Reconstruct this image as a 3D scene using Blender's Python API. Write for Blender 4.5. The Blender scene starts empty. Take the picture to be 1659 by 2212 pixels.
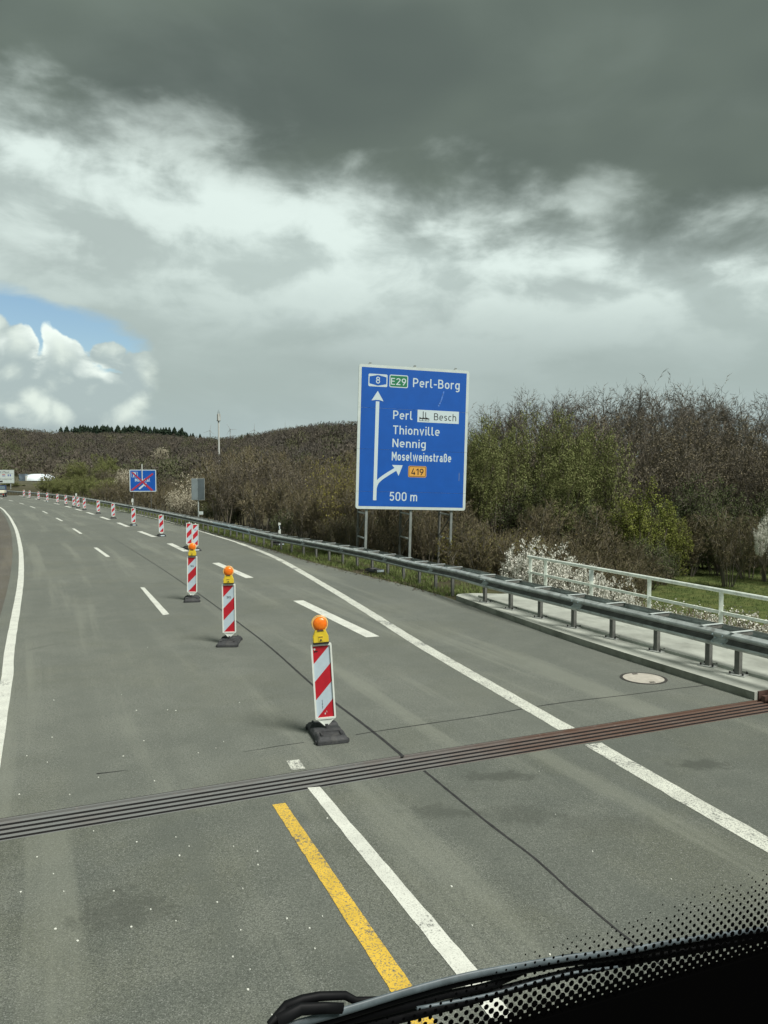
import bpy, bmesh, math, random
import numpy as np
from mathutils import Vector, Matrix, noise as mn
R = math.radians
random.seed(7); rng = np.random.default_rng(7)
sc = bpy.context.scene
col = sc.collection

# ------------------------------------------------------------------ camera
CAMZ = 3.6; PITCH = math.atan(75/1661.0)
cd = bpy.data.cameras.new('camera'); cam = bpy.data.objects.new('camera', cd); col.objects.link(cam)
cam.location = (0, 0, CAMZ); cam.rotation_euler = (math.pi/2 - PITCH, 0, 0)
cd.sensor_fit = 'VERTICAL'; cd.sensor_height = 24.0; cd.lens = 24.0*1661/2212
cd.clip_start = 0.02; cd.clip_end = 12000
sc.camera = cam
# ------------------------------------------------------------------ colour
sc.view_settings.view_transform = 'Standard'; sc.view_settings.look = 'None'
sc.view_settings.gamma = 1; sc.view_settings.use_curve_mapping = False
sc.view_settings.exposure = 1.85
SUN_EL, SUN_AZ = 52.0, 130.0     # azimuth clockwise from +Y
# ------------------------------------------------------------------ sky
w = bpy.data.worlds.new('World'); sc.world = w; w.use_nodes = True
T = w.node_tree; T.nodes.clear()
class NG:
    """tiny node helper"""
    def __init__(s, tree): s.t = tree
    def n(s, typ, **kw):
        nd = s.t.nodes.new(typ)
        for k, v in kw.items(): setattr(nd, k, v)
        return nd
    def link(s, a, b): s.t.links.new(a, b)
    def put(s, sock, v):
        if isinstance(v, bpy.types.NodeSocket): s.link(v, sock)
        else: sock.default_value = v
    def m(s, op, a, b=0.0, c=None, clamp=False):
        nd = s.n('ShaderNodeMath', operation=op, use_clamp=clamp)
        s.put(nd.inputs[0], a); s.put(nd.inputs[1], b)
        if c is not None: s.put(nd.inputs[2], c)
        return nd.outputs[0]
    def ss(s, x, lo, hi, a=0.0, b=1.0):
        nd = s.n('ShaderNodeMapRange', interpolation_type='SMOOTHSTEP')
        s.put(nd.inputs[0], x); s.put(nd.inputs[1], lo); s.put(nd.inputs[2], hi); s.put(nd.inputs[3], a); s.put(nd.inputs[4], b)
        return nd.outputs[0]
    def mix(s, f, a, b, blend='MIX'):
        nd = s.n('ShaderNodeMix', data_type='RGBA', blend_type=blend)
        s.put(nd.inputs[0], f); s.put(nd.inputs[6], a); s.put(nd.inputs[7], b)
        return nd.outputs[2]
    def noise(s, vec, scale, detail=4, rough=.55, dist=0.0, dim='3D'):
        nd = s.n('ShaderNodeTexNoise', noise_dimensions=dim)
        if vec is not None: s.link(vec, nd.inputs['Vector'])
        nd.inputs['Scale'].default_value = scale; nd.inputs['Detail'].default_value = detail
        nd.inputs['Roughness'].default_value = rough; nd.inputs['Distortion'].default_value = dist
        return nd.outputs[0]
    def comb(s, x, y, z):
        nd = s.n('ShaderNodeCombineXYZ'); s.put(nd.inputs[0], x); s.put(nd.inputs[1], y); s.put(nd.inputs[2], z); return nd.outputs[0]
def c4(r, g, b): return (r, g, b, 1.0)
g = NG(T)
tc = g.n('ShaderNodeTexCoord'); sep = g.n('ShaderNodeSeparateXYZ'); g.link(tc.outputs['Generated'], sep.inputs[0])
X, Y, Z = sep.outputs
az = g.m('MULTIPLY', g.m('ARCTAN2', X, Y), 57.29578)       # deg, + = right
el = g.m('MULTIPLY', g.m('ARCSINE', Z), 57.29578)
sky = g.n('ShaderNodeTexSky', sky_type='NISHITA'); sky.sun_disc = False
sky.sun_elevation = R(SUN_EL); sky.sun_rotation = R(SUN_AZ); sky.air_density = 1.3; sky.dust_density = 0.6
blue = g.mix(1.0, sky.outputs[0], c4(.27, .29, .315), 'MULTIPLY')
# noise domains: clouds get flatter towards the horizon
zs = g.m('POWER', g.m('MAXIMUM', Z, 0.0), 0.8)
vec = g.comb(X, Y, g.m('MULTIPLY', zs, 2.2))
n_big = g.noise(vec, 1.9, 3, .5)
n_mid = g.noise(vec, 4.2, 5, .52, .25)
n_fin = g.noise(vec, 8.5, 6, .54, .30)
n_wsp = g.noise(g.comb(X, Y, g.m('MULTIPLY', Z, 1.3)), 13.0, 6, .55, .4)
# ragged lower edge of the dark cloud deck, lower towards the right
sinaz = g.m('SINE', g.m('MULTIPLY', az, 0.0174533))
edge = g.m('ADD', 19.3, g.m('MULTIPLY', sinaz, -8.0))
edge = g.m('ADD', edge, g.m('MULTIPLY', g.m('SUBTRACT', n_mid, .5), 5.0))
edge = g.m('ADD', edge, g.m('MULTIPLY', g.m('SUBTRACT', n_fin, .5), 7.5))
edge = g.m('ADD', edge, g.m('MULTIPLY', g.m('SUBTRACT', n_wsp, .5), 3.0))
below = g.m('SUBTRACT', edge, el)
dark = g.ss(g.m('SUBTRACT', el, edge), -3.2, 3.8)
# bright ragged band under the deck
lowb = g.m('MULTIPLY', g.ss(el, 6.5, 14.5), g.ss(below, 13.0, 3.0, .45, 1.0))
mott = g.ss(g.m('ADD', g.m('ADD', g.m('MULTIPLY', n_fin, .45), g.m('MULTIPLY', n_mid, .25)), g.m('MULTIPLY', n_wsp, .30)), .42, .58)
bright = g.m('MULTIPLY', lowb, g.m('ADD', .24, g.m('MULTIPLY', mott, .66)))
mid_c = g.mix(g.ss(n_big, .35, .62), c4(.97, 1.12, 1.10), c4(1.16, 1.34, 1.31))
hor_c = c4(1.22, 1.44, 1.50)
lower = g.mix(g.ss(el, 7.0, 0.5), mid_c, hor_c)
lower = g.mix(g.ss(n_mid, .40, .66, 0, .38), lower, c4(1.55, 1.75, 1.74))
lower = g.mix(bright, lower, c4(2.35, 2.58, 2.50))
deck = g.mix(g.ss(n_big, .36, .62), c4(.33, .40, .37), c4(.48, .575, .50))
deck = g.mix(g.ss(n_mid, .5, .75, 0, .30), deck, c4(.60, .70, .65))
cloud = g.mix(dark, lower, deck)
# opening with blue sky and heaped white cloud at lower left
oz = g.m('DIVIDE', g.m('SUBTRACT', az, -28.0), 10.8); oe = g.m('DIVIDE', g.m('SUBTRACT', el, 6.4), 6.1)
rad = g.m('SQRT', g.m('ADD', g.m('MULTIPLY', oz, oz), g.m('MULTIPLY', oe, oe)))
rad = g.m('ADD', rad, g.m('MULTIPLY', g.m('SUBTRACT', n_fin, .5), .55))
hole = g.m('MULTIPLY', g.ss(rad, 1.08, .90), g.ss(el, 2.4, 3.8))
# heaped cloud
vor = g.n('ShaderNodeTexVoronoi', feature='SMOOTH_F1'); vor.inputs['Scale'].default_value = 27; vor.inputs['Smoothness'].default_value = .35
wv = g.n('ShaderNodeVectorMath', operation='ADD'); nz = g.n('ShaderNodeTexNoise'); nz.inputs['Scale'].default_value = 14; nz.inputs['Detail'].default_value = 5
g.link(tc.outputs['Generated'], nz.inputs['Vector'])
sc_ = g.n('ShaderNodeVectorMath', operation='SCALE'); g.link(nz.outputs['Color'], sc_.inputs[0]); sc_.inputs[3].default_value = .055
g.link(tc.outputs['Generated'], wv.inputs[0]); g.link(sc_.outputs[0], wv.inputs[1]); g.link(wv.outputs[0], vor.inputs['Vector'])
puff = vor.outputs['Distance']
top = g.m('ADD', g.m('ADD', 11.1, g.m('MULTIPLY', g.m('MULTIPLY', puff, puff), -4.2)), g.m('MULTIPLY', g.m('ADD', az, 26.0), -.13))
top = g.m('ADD', top, g.m('MULTIPLY', g.m('SUBTRACT', n_wsp, .5), 3.4))
heap = g.ss(g.m('SUBTRACT', top, el), -.05, .40)
rim = g.ss(g.m('SUBTRACT', top, el), 2.2, .1)
hc = g.mix(g.ss(g.m('ADD', g.m('MULTIPLY', puff, -.75), n_wsp), .05, .45), c4(1.25, 1.45, 1.47), c4(2.25, 2.42, 2.26))
hc = g.mix(g.ss(el, 4.6, 2.6, 0, .7), hc, c4(.95, 1.12, 1.20))
hc = g.mix(g.m('MULTIPLY', rim, g.ss(n_fin, .42, .58)), hc, c4(2.75, 2.9, 2.75))
gap = g.mix(heap, blue, hc)
cloud = g.mix(hole, cloud, gap)
cloud = g.mix(1.0, cloud, c4(.955, 1.0, .975), 'MULTIPLY')
bg = g.n('ShaderNodeBackground'); bg.inputs['Strength'].default_value = 0.10
g.link(cloud, bg.inputs['Color'])
out = g.n('ShaderNodeOutputWorld'); g.link(bg.outputs[0], out.inputs[0])
# ------------------------------------------------------------------ sun behind the overcast
sl = bpy.data.lights.new('sun', 'SUN'); sl.energy = 1.5; sl.angle = R(22); sl.color = (1.0, .975, .93)
so = bpy.data.objects.new('sun', sl); col.objects.link(so)
sd = Vector((math.sin(R(SUN_AZ))*math.cos(R(SUN_EL)), math.cos(R(SUN_AZ))*math.cos(R(SUN_EL)), math.sin(R(SUN_EL))))
so.rotation_euler = sd.to_track_quat('Z', 'Y').to_euler()

# ================================================================== helpers
def at(x, y, z=0.0):
    """photo position (1659 wide) -> point on the horizontal plane at height z"""
    a = (x-829.5)/1661; b = (y-1106)/1661
    f = math.cos(PITCH)-math.sin(PITCH)*b; d = math.sin(PITCH)+math.cos(PITCH)*b
    t = (CAMZ-z)/d
    return Vector((a*t, f*t, z))
def atd(x, y, D):
    """photo position -> point at depth D (m along +Y)"""
    a = (x-829.5)/1661; b = (y-1106)/1661
    f = math.cos(PITCH)-math.sin(PITCH)*b; d = math.sin(PITCH)+math.cos(PITCH)*b
    t = D/f
    return Vector((a*t, D, CAMZ-d*t))
class MB:
    def __init__(s): s.v = []; s.f = []; s.mi = []
    def quadm(s, M, pts, faces, mi=0):
        o = len(s.v)
        s.v += [tuple(M @ Vector(p)) if M else tuple(p) for p in pts]
        s.f += [tuple(i+o for i in f) for f in faces]; s.mi += [mi]*len(faces); return s
    def box(s, x0, x1, y0, y1, z0, z1, M=None, mi=0):
        p = [(x0,y0,z0),(x1,y0,z0),(x1,y1,z0),(x0,y1,z0),(x0,y0,z1),(x1,y0,z1),(x1,y1,z1),(x0,y1,z1)]
        return s.quadm(M, p, [(0,3,2,1),(4,5,6,7),(0,1,5,4),(1,2,6,5),(2,3,7,6),(3,0,4,7)], mi)
    def bar(s, a, b, w_, h_=None, mi=0, up=(0,0,1)):
        a = Vector(a); b = Vector(b); d = (b-a); L = d.length; d.normalize(); h_ = h_ or w_
        u = Vector(up)
        if abs(d.dot(u)) > .98: u = Vector((0,1,0))
        s1 = d.cross(u).normalized(); u2 = s1.cross(d)
        M = Matrix((( s1.x,d.x,u2.x,a.x),(s1.y,d.y,u2.y,a.y),(s1.z,d.z,u2.z,a.z),(0,0,0,1)))
        return s.box(-w_/2, w_/2, 0, L, -h_/2, h_/2, M, mi)
    def tube(s, a, b, r0, r1=None, n=10, cap=True, mi=0):
        a = Vector(a); b = Vector(b); d = (b-a).normalized(); r1 = r0 if r1 is None else r1
        u = Vector((0,0,1)) if abs(d.z) < .9 else Vector((1,0,0))
        s1 = d.cross(u).normalized(); s2 = s1.cross(d)
        p = []
        for c, r_ in ((a,r0),(b,r1)):
            for i in range(n):
                t = 2*math.pi*i/n; p.append(c+(s1*math.cos(t)+s2*math.sin(t))*r_)
        f = [(i,(i+1)%n,n+(i+1)%n,n+i) for i in range(n)]
        if cap: f += [tuple(range(n-1,-1,-1)), tuple(range(n,2*n))]
        return s.quadm(None, p, f, mi)
    def poly(s, pts, y0, y1, M=None, mi=0):
        """polygon in local XZ, extruded from y0 (front) to y1"""
        n = len(pts); p = [(x,y0,z) for x,z in pts]+[(x,y1,z) for x,z in pts]
        f = [tuple(range(n)), tuple(range(2*n-1,n-1,-1))]+[((i+1)%n,i,n+i,n+(i+1)%n) for i in range(n)]
        return s.quadm(M, p, f, mi)
    def polyz(s, pts, z0, z1, mi=0):
        n = len(pts); p = [(x,y,z0) for x,y in pts]+[(x,y,z1) for x,y in pts]
        f = [tuple(range(n-1,-1,-1)), tuple(range(n,2*n))]+[(i,(i+1)%n,n+(i+1)%n,n+i) for i in range(n)]
        return s.quadm(None, p, f, mi)
    def sweep(s, path, prof, closed=True, mi=0, caps=True):
        """path: list of (x,y,z); prof: (offset right, dz)"""
        n = len(prof); m = len(path); pts = []
        for i, p in enumerate(path):
            a = Vector(path[max(0,i-1)]); b = Vector(path[min(m-1,i+1)])
            d = (b-a); d.z = 0; d.normalize(); r_ = Vector((d.y,-d.x,0))
            for o, dz in prof: pts.append(Vector(p)+r_*o+Vector((0,0,dz)))
        f = []
        for i in range(m-1):
            for j in range(n if closed else n-1):
                k = (j+1)%n; f.append((i*n+j,i*n+k,(i+1)*n+k,(i+1)*n+j))
        if caps and closed: f += [tuple(range(n-1,-1,-1)), tuple((m-1)*n+j for j in range(n))]
        return s.quadm(None, pts, f, mi)
    def build(s, name, mat, parent=None, smooth=False, bevel=0.0, loc=None):
        me = bpy.data.meshes.new(name); me.from_pydata([tuple(v) for v in s.v], [], s.f)
        for m_ in (mat if isinstance(mat, (list,tuple)) else [mat]): me.materials.append(m_)
        if any(s.mi): me.polygons.foreach_set('material_index', s.mi)
        if smooth: me.polygons.foreach_set('use_smooth', [True]*len(me.polygons))
        me.validate(); me.update()
        o = bpy.data.objects.new(name, me); col.objects.link(o)
        if bevel:
            bm = bmesh.new(); bm.from_mesh(me); bmesh.ops.recalc_face_normals(bm, faces=bm.faces)
            bmesh.ops.bevel(bm, geom=[e for e in bm.edges if len(e.link_faces)==2 and e.calc_face_angle(0) > .5], offset=bevel, segments=2, affect='EDGES')
            bm.to_mesh(me); bm.free()
        if parent: o.parent = parent
        if loc: o.location = loc
        return o
def tag(o, label=None, cat=None, group=None, kind=None):
    if label: o['label'] = label
    if cat: o['category'] = cat
    if group: o['group'] = group
    if kind: o['kind'] = kind
    return o
def empty(name, loc=(0,0,0), rz=0, label=None, cat=None, group=None):
    o = bpy.data.objects.new(name, None); o.empty_display_size = .2; col.objects.link(o)
    o.location = loc; o.rotation_euler = (0,0,rz); return tag(o, label, cat, group)
def copy_tree(o, parent=None):
    c = o.copy(); col.objects.link(c)
    if parent: c.parent = parent
    for ch in o.children: copy_tree(ch, c)
    return c
def catmull(P, step=1.0):
    P = [Vector((*p,0)) if len(p)==2 else Vector(p) for p in P]; out_ = []
    for i in range(len(P)-1):
        p0 = P[max(0,i-1)]; p1 = P[i]; p2 = P[i+1]; p3 = P[min(len(P)-1,i+2)]
        n = max(1, int((p2-p1).length/step))
        for k in range(n):
            t = k/n
            out_.append(.5*((2*p1)+(p2-p0)*t+(2*p0-5*p1+4*p2-p3)*t*t+(3*p1-p0-3*p2+p3)*t**3))
    out_.append(P[-1]); return out_
def resample(P, step):
    out_ = [P[0].copy()]; acc = 0; last = P[0]
    for p in P[1:]:
        seg = (p-last).length
        while acc+seg >= step:
            t = (step-acc)/seg; last = last.lerp(p, t); out_.append(last.copy()); seg = (p-last).length; acc = 0
        acc += seg; last = p
    return out_
# ------------------------------------------------------------------ materials
def mat(name, base=(.5,.5,.5), rough=.6, metal=0.0, var=.0, vscale=5.0, bump=0.0, bscale=40.0, spec=.5, dirt=None, dscale=3.0, damt=.4):
    m = bpy.data.materials.new(name); m.use_nodes = True; t = m.node_tree; b = t.nodes['Principled BSDF']; h = NG(t)
    b.inputs['Roughness'].default_value = rough; b.inputs['Metallic'].default_value = metal; b.inputs['Specular IOR Level'].default_value = spec
    co = h.n('ShaderNodeTexCoord').outputs['Object']
    c = c4(*base)
    if var:
        nn = h.noise(co, vscale, 5, .6)
        c = h.mix(h.ss(nn, .3, .7), c4(*[x*(1-var) for x in base]), c4(*[min(1,x*(1+var)) for x in base]))
    if dirt:
        nn = h.noise(co, dscale, 6, .65, .3)
        c = h.mix(h.ss(nn, .48, .72, 0, damt), c, c4(*dirt))
    h.put(b.inputs['Base Color'], c)
    if bump:
        nn = h.noise(co, bscale, 4, .6); bp = h.n('ShaderNodeBump'); bp.inputs['Strength'].default_value = bump; bp.inputs['Distance'].default_value = .02
        h.link(nn, bp.inputs['Height']); h.link(bp.outputs[0], b.inputs['Normal'])
    return m
def plant_mat(name, c1, c2, rough=.8, trans=0.0):
    m = bpy.data.materials.new(name); m.use_nodes = True; t = m.node_tree; b = t.nodes['Principled BSDF']; h = NG(t)
    oi = h.n('ShaderNodeObjectInfo'); co = h.n('ShaderNodeTexCoord').outputs['Object']
    nn = h.noise(co, 1.1, 4, .6)
    f = h.m('ADD', h.m('MULTIPLY', h.ss(nn, .3, .7), .6), h.m('MULTIPLY', oi.outputs['Random'], .4))
    h.put(b.inputs['Base Color'], h.mix(f, c4(*c1), c4(*c2)))
    b.inputs['Roughness'].default_value = rough; b.inputs['Specular IOR Level'].default_value = .25
    return m
def asphalt(name, dark, light, brown=.25, fine=1.0, stains=()):
    m = bpy.data.materials.new(name); m.use_nodes = True; t = m.node_tree; b = t.nodes['Principled BSDF']; h = NG(t)
    co = h.n('ShaderNodeTexCoord').outputs['Object']
    big = h.noise(co, .22, 4, .6, .4); mid = h.noise(co, 1.6, 5, .6, .2)
    c = h.mix(h.ss(h.m('ADD', h.m('MULTIPLY', big, .6), h.m('MULTIPLY', mid, .4)), .38, .62), c4(*dark), c4(*light))
    c = h.mix(h.ss(h.noise(co, .75, 6, .65, .8), .50, .70, 0, .35), c, c4(dark[0]*.72, dark[1]*.74, dark[2]*.70))
    c = h.mix(h.m('MULTIPLY', h.ss(h.noise(co, .45, 4, .55, .5), .45, .68), brown), c, c4(dark[0]*1.15, dark[1]*1.08, dark[2]*.86))
    agg = h.noise(co, 80, 3, .75); ag2 = h.noise(co, 30, 4, .7)
    vo = h.n('ShaderNodeTexVoronoi'); vo.inputs['Scale'].default_value = 120; h.link(co, vo.inputs['Vector'])
    sepc = h.n('ShaderNodeSeparateColor'); h.link(vo.outputs['Color'], sepc.inputs[0])
    chip = sepc.outputs[0]
    c = h.mix(h.m('MULTIPLY', h.ss(agg, .60, .40), .62*fine), c, c4(dark[0]*.30, dark[1]*.30, dark[2]*.30))
    c = h.mix(h.m('MULTIPLY', h.ss(ag2, .52, .38), .55*fine), c, c4(dark[0]*.45, dark[1]*.45, dark[2]*.45))
    c = h.mix(h.m('MULTIPLY', h.ss(chip, .84, 1.0), .42*fine), c, c4(.30,.31,.28))
    uv = h.n('ShaderNodeTexCoord').outputs['UV']; mp = h.n('ShaderNodeMapping'); mp.inputs['Scale'].default_value = (1.0, .045, 1.0); h.link(uv, mp.inputs['Vector'])
    stk = h.noise(mp.outputs[0], 1.1, 5, .6, .3)
    c = h.mix(h.ss(stk, .46, .62, 0, .42), c, c4(dark[0]*.74, dark[1]*.74, dark[2]*.74))
    c = h.mix(h.ss(stk, .47, .34, 0, .35), c, c4(light[0]*1.18, light[1]*1.16, light[2]*1.12))
    se_ = h.n('ShaderNodeSeparateXYZ'); h.link(co, se_.inputs[0]); sn = h.noise(co, 5, 6, .7, .5)
    for (sx_, sy_, ra, rb, am) in stains:
        dx_ = h.m('DIVIDE', h.m('SUBTRACT', se_.outputs[0], sx_), ra); dy_ = h.m('DIVIDE', h.m('SUBTRACT', se_.outputs[1], sy_), rb)
        dd_ = h.m('SQRT', h.m('ADD', h.m('MULTIPLY', dx_, dx_), h.m('MULTIPLY', dy_, dy_)))
        f_ = h.ss(h.m('ADD', dd_, h.m('MULTIPLY', h.m('SUBTRACT', sn, .5), 2.6)), 1.0, .35, 0, am)
        c = h.mix(f_, c, c4(dark[0]*.40, dark[1]*.40, dark[2]*.38))
    # small dark oil stains
    st = h.noise(co, .8, 7, .72, .6)
    c = h.mix(h.ss(st, .60, .74, 0, .5), c, c4(dark[0]*.45, dark[1]*.45, dark[2]*.45))
    h.put(b.inputs['Base Color'], c); b.inputs['Roughness'].default_value = .82; b.inputs['Specular IOR Level'].default_value = .35
    bp = h.n('ShaderNodeBump'); bp.inputs['Strength'].default_value = .5; bp.inputs['Distance'].default_value = .006
    h.link(agg, bp.inputs['Height']); h.link(bp.outputs[0], b.inputs['Normal'])
    return m
def paint(name, base, wear, asph=(.11,.115,.105), rough=.6):
    m = bpy.data.materials.new(name); m.use_nodes = True; t = m.node_tree; b = t.nodes['Principled BSDF']; h = NG(t)
    co = h.n('ShaderNodeTexCoord').outputs['Object']
    c = h.mix(h.ss(h.noise(co, 3, 5, .6), .35, .7), c4(*base), c4(*[x*.84 for x in base]))
    c = h.mix(h.m('MULTIPLY', h.ss(h.noise(co, 60, 4, .75), .50, .64), min(1, wear*1.3)), c, c4(*asph))
    wr = h.m('ADD', h.m('MULTIPLY', h.noise(co, 1.3, 4, .6), .5), h.m('MULTIPLY', h.noise(co, 22, 5, .75, .5), .5))
    c = h.mix(h.ss(wr, .62-wear*.09, .66-wear*.05), c, c4(*asph))
    h.put(b.inputs['Base Color'], c); b.inputs['Roughness'].default_value = rough
    bp = h.n('ShaderNodeBump'); bp.inputs['Strength'].default_value = .4; bp.inputs['Distance'].default_value = .004
    h.link(h.noise(co, 70, 3, .6), bp.inputs['Height']); h.link(bp.outputs[0], b.inputs['Normal'])
    return m
M = {}
M['asphalt'] = asphalt('asphalt', (.146,.160,.134), (.192,.206,.172))
M['asphalt_bridge'] = asphalt('asphalt_bridge', (.122,.136,.114), (.184,.198,.164), .45, 1.1, [(at(a_,b_).x, at(a_,b_).y, r1_, r2_, am_) for a_, b_, r1_, r2_, am_ in ((1075,1676,.55,.22,.6),(945,1752,.42,.25,.45),(1120,1760,.6,.3,.35),(1515,1652,.45,.22,.6),(265,1965,.5,.42,.5),(1300,1780,.8,.3,.25),(700,1690,.3,.2,.25))])
M['shoulder'] = asphalt('shoulder', (.110,.102,.082), (.150,.140,.112), .7)
M['seam'] = mat('seam', (.022,.022,.021), .7, var=.4, vscale=8)
M['white_paint'] = paint('white_paint', (.64,.66,.58), .35)
M['worn_paint'] = paint('worn_paint', (.62,.64,.55), 1.0)
M['yellow_paint'] = paint('yellow_paint', (.66,.44,.05), .9)
M['concrete'] = mat('concrete', (.34,.36,.31), .85, var=.18, vscale=1.2, bump=.3, bscale=60, dirt=(.17,.18,.15), dscale=.9, damt=.55)
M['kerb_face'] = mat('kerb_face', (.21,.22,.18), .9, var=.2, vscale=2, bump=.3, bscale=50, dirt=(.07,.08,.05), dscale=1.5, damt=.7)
M['galv'] = mat('galv', (.37,.41,.39), .5, .15, var=.25, vscale=2.5, dirt=(.10,.10,.085), dscale=6, damt=.6)
M['galv_new'] = mat('galv_new', (.36,.44,.46), .45, .5, var=.15, vscale=3)
M['galv_dark'] = mat('galv_dark', (.13,.135,.12), .7, .25, var=.3, vscale=3, dirt=(.06,.05,.04), dscale=5, damt=.5)
M['groove_shade'] = mat('groove_shade', (.085,.09,.08), .8, var=.3, vscale=4)  # dark tone standing in for shade in the beam groove
M['strap'] = mat('strap', (.55,.60,.57), .5, .25, var=.15, vscale=6)
M['white_rail'] = mat('white_rail', (.68,.74,.66), .55, var=.12, vscale=4, dirt=(.33,.32,.24), dscale=9, damt=.5)
M['bolt'] = mat('bolt', (.012,.012,.012), .5, .3)
M['plate'] = mat('plate', (.36,.38,.35), .6, .3, var=.2, vscale=9)
M['joint_gap'] = mat('joint_gap', (.010,.010,.010), .9)
def joint_steel():
    m = bpy.data.materials.new('joint_steel'); m.use_nodes = True; t = m.node_tree; b = t.nodes['Principled BSDF']; h = NG(t)
    tcn = h.n('ShaderNodeTexCoord'); se = h.n('ShaderNodeSeparateXYZ'); h.link(tcn.outputs['Object'], se.inputs[0])
    nn = h.noise(tcn.outputs['Object'], 2.2, 6, .65, .3)
    rust = h.m('ADD', h.ss(se.outputs[0], -1.2, 3.5), h.m('MULTIPLY', h.m('SUBTRACT', nn, .5), 1.1), clamp=True)
    c = h.mix(rust, c4(.185,.192,.182), c4(.135,.082,.060))
    c = h.mix(h.ss(h.noise(tcn.outputs['Object'], 9, 5, .7), .58, .72, 0, .6), c, c4(.30,.27,.24))
    h.put(b.inputs['Base Color'], c); b.inputs['Roughness'].default_value = .6; b.inputs['Metallic'].default_value = .2
    return m
M['joint_steel'] = joint_steel()
M['rust'] = mat('rust', (.085,.045,.032), .8, var=.4, vscale=10, bump=.3)
M['manhole'] = mat('manhole', (.40,.38,.32), .85, var=.12, vscale=6, dirt=(.26,.23,.18), dscale=4, damt=.5)
M['iron'] = mat('iron', (.05,.048,.042), .7, .3, var=.3, vscale=12)
M['sign_blue'] = mat('sign_blue', (.002,.080,.37), .5, var=.05, vscale=1.5, spec=.4)
M['sign_white'] = mat('sign_white', (.50,.57,.54), .5, var=.06, vscale=2, dirt=(.42,.45,.40), dscale=3, damt=.3)
M['sign_letter'] = mat('sign_letter', (.50,.60,.62), .5)
M['sign_green'] = mat('sign_green', (.008,.16,.065), .5)
M['sign_orange'] = mat('sign_orange', (.62,.33,.06), .5)
M['black'] = mat('black', (.012,.012,.013), .5)
M['sign_back'] = mat('sign_back', (.19,.23,.235), .55, .2, var=.08, vscale=2)
M['sign_back_dark'] = mat('sign_back_dark', (.085,.11,.115), .6, .2, var=.1, vscale=2)
M['alu'] = mat('alu', (.42,.45,.44), .45, .6, var=.1)
M['red_x'] = mat('red_x', (.36,.025,.05), .6, var=.15, vscale=6)
M['red_film'] = mat('red_film', (.40,.010,.020), .5, var=.08, vscale=9, spec=.4)
M['white_film'] = mat('white_film', (.42,.51,.56), .4, var=.04, vscale=12)
M['white_plastic'] = mat('white_plastic', (.64,.68,.62), .5, dirt=(.42,.42,.36), dscale=14, damt=.35)
M['rubber'] = mat('rubber', (.030,.032,.033), .75, var=.3, vscale=14, bump=.25, bscale=50, dirt=(.085,.085,.078), dscale=9, damt=.5)
M['yellow_plastic'] = mat('yellow_plastic', (.64,.48,.03), .45, dirt=(.5,.36,.05), dscale=18, damt=.4)
M['flag_red'] = mat('flag_red', (.45,.02,.02), .6); M['flag_gold'] = mat('flag_gold', (.7,.45,.02), .6); M['flag_blue'] = mat('flag_blue', (.02,.06,.3), .6)
M['truck_blue'] = mat('truck_blue', (.018,.035,.10), .35, spec=.6); M['truck_cream'] = mat('truck_cream', (.66,.66,.52), .5)
M['glass_dark'] = mat('glass_dark', (.10,.14,.17), .12, spec=.8)
M['dome'] = mat('dome', (.70,.78,.80), .5, var=.05); M['shed'] = mat('shed', (.12,.16,.19), .6, var=.3, vscale=1)
M['mast'] = mat('mast', (.46,.48,.44), .6)
M['turbine'] = mat('turbine', (.34,.38,.39), .6)
M['chip'] = mat('chip', (.66,.68,.60), .7)
def lens_mat():
    m = bpy.data.materials.new('amber_lens'); m.use_nodes = True; t = m.node_tree; b = t.nodes['Principled BSDF']; h = NG(t)
    co = h.n('ShaderNodeTexCoord').outputs['Object']
    h.put(b.inputs['Base Color'], h.mix(h.ss(h.noise(co, 14, 3), .35, .65), c4(.74,.13,.004), c4(.82,.20,.010)))
    b.inputs['Roughness'].default_value = .28
    vo = h.n('ShaderNodeTexVoronoi'); vo.inputs['Scale'].default_value = 90; h.link(co, vo.inputs['Vector'])
    bp = h.n('ShaderNodeBump'); bp.inputs['Strength'].default_value = .35; bp.inputs['Distance'].default_value = .004
    h.link(vo.outputs['Distance'], bp.inputs['Height']); h.link(bp.outputs[0], b.inputs['Normal'])
    return m
M['lens'] = lens_mat()
M['amber_clear'] = mat('amber_clear', (.85,.55,.16), .3)

# ================================================================== road curves
S_C = catmull([(10.5,-12.5),(8,-5),(5.1,3.5),(3.43,8.35),(2.80,10.3),(2.06,12.5),(.71,16.62),(-.36,20.22),(-2.02,25.6),(-4.85,34.3),(-7.91,41.9),(-10.6,47.7),(-14.56,56.2),(-20.22,67.6),(-34.3,93.6),(-48,116.2),(-67,146),(-82,166),(-102,187),(-138,209),(-200,236)])
L_C = catmull([(4.6,-13),(3,-9),(-.75,0),(-6.25,12.5),(-7.95,16.2),(-12.45,26.2),(-17.1,36.1),(-20.8,43.7),(-24.96,52.1),(-29.6,61.2),(-36.25,74.0),(-45.99,92.0),(-58,112),(-75,138),(-92,158),(-120,180),(-160,200),(-215,222)])
E_C = catmull([(17.3,-13),(13.3,-4),(8.7,6.15),(5.92,12.4),(4.25,16.3),(2.95,19.9),(2.0,22.7),(1.0,25.0),(-.53,27.8),(-1.89,30.3),(-3.3,33.0),(-5.2,37.2),(-7.6,42.6),(-10.2,48.0),(-14.1,56.5),(-19.75,68),(-33.8,94),(-47.4,116.7),(-66.4,146.4),(-81.3,166.8),(-101.3,188),(-137.6,210),(-199.8,237)])
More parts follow.
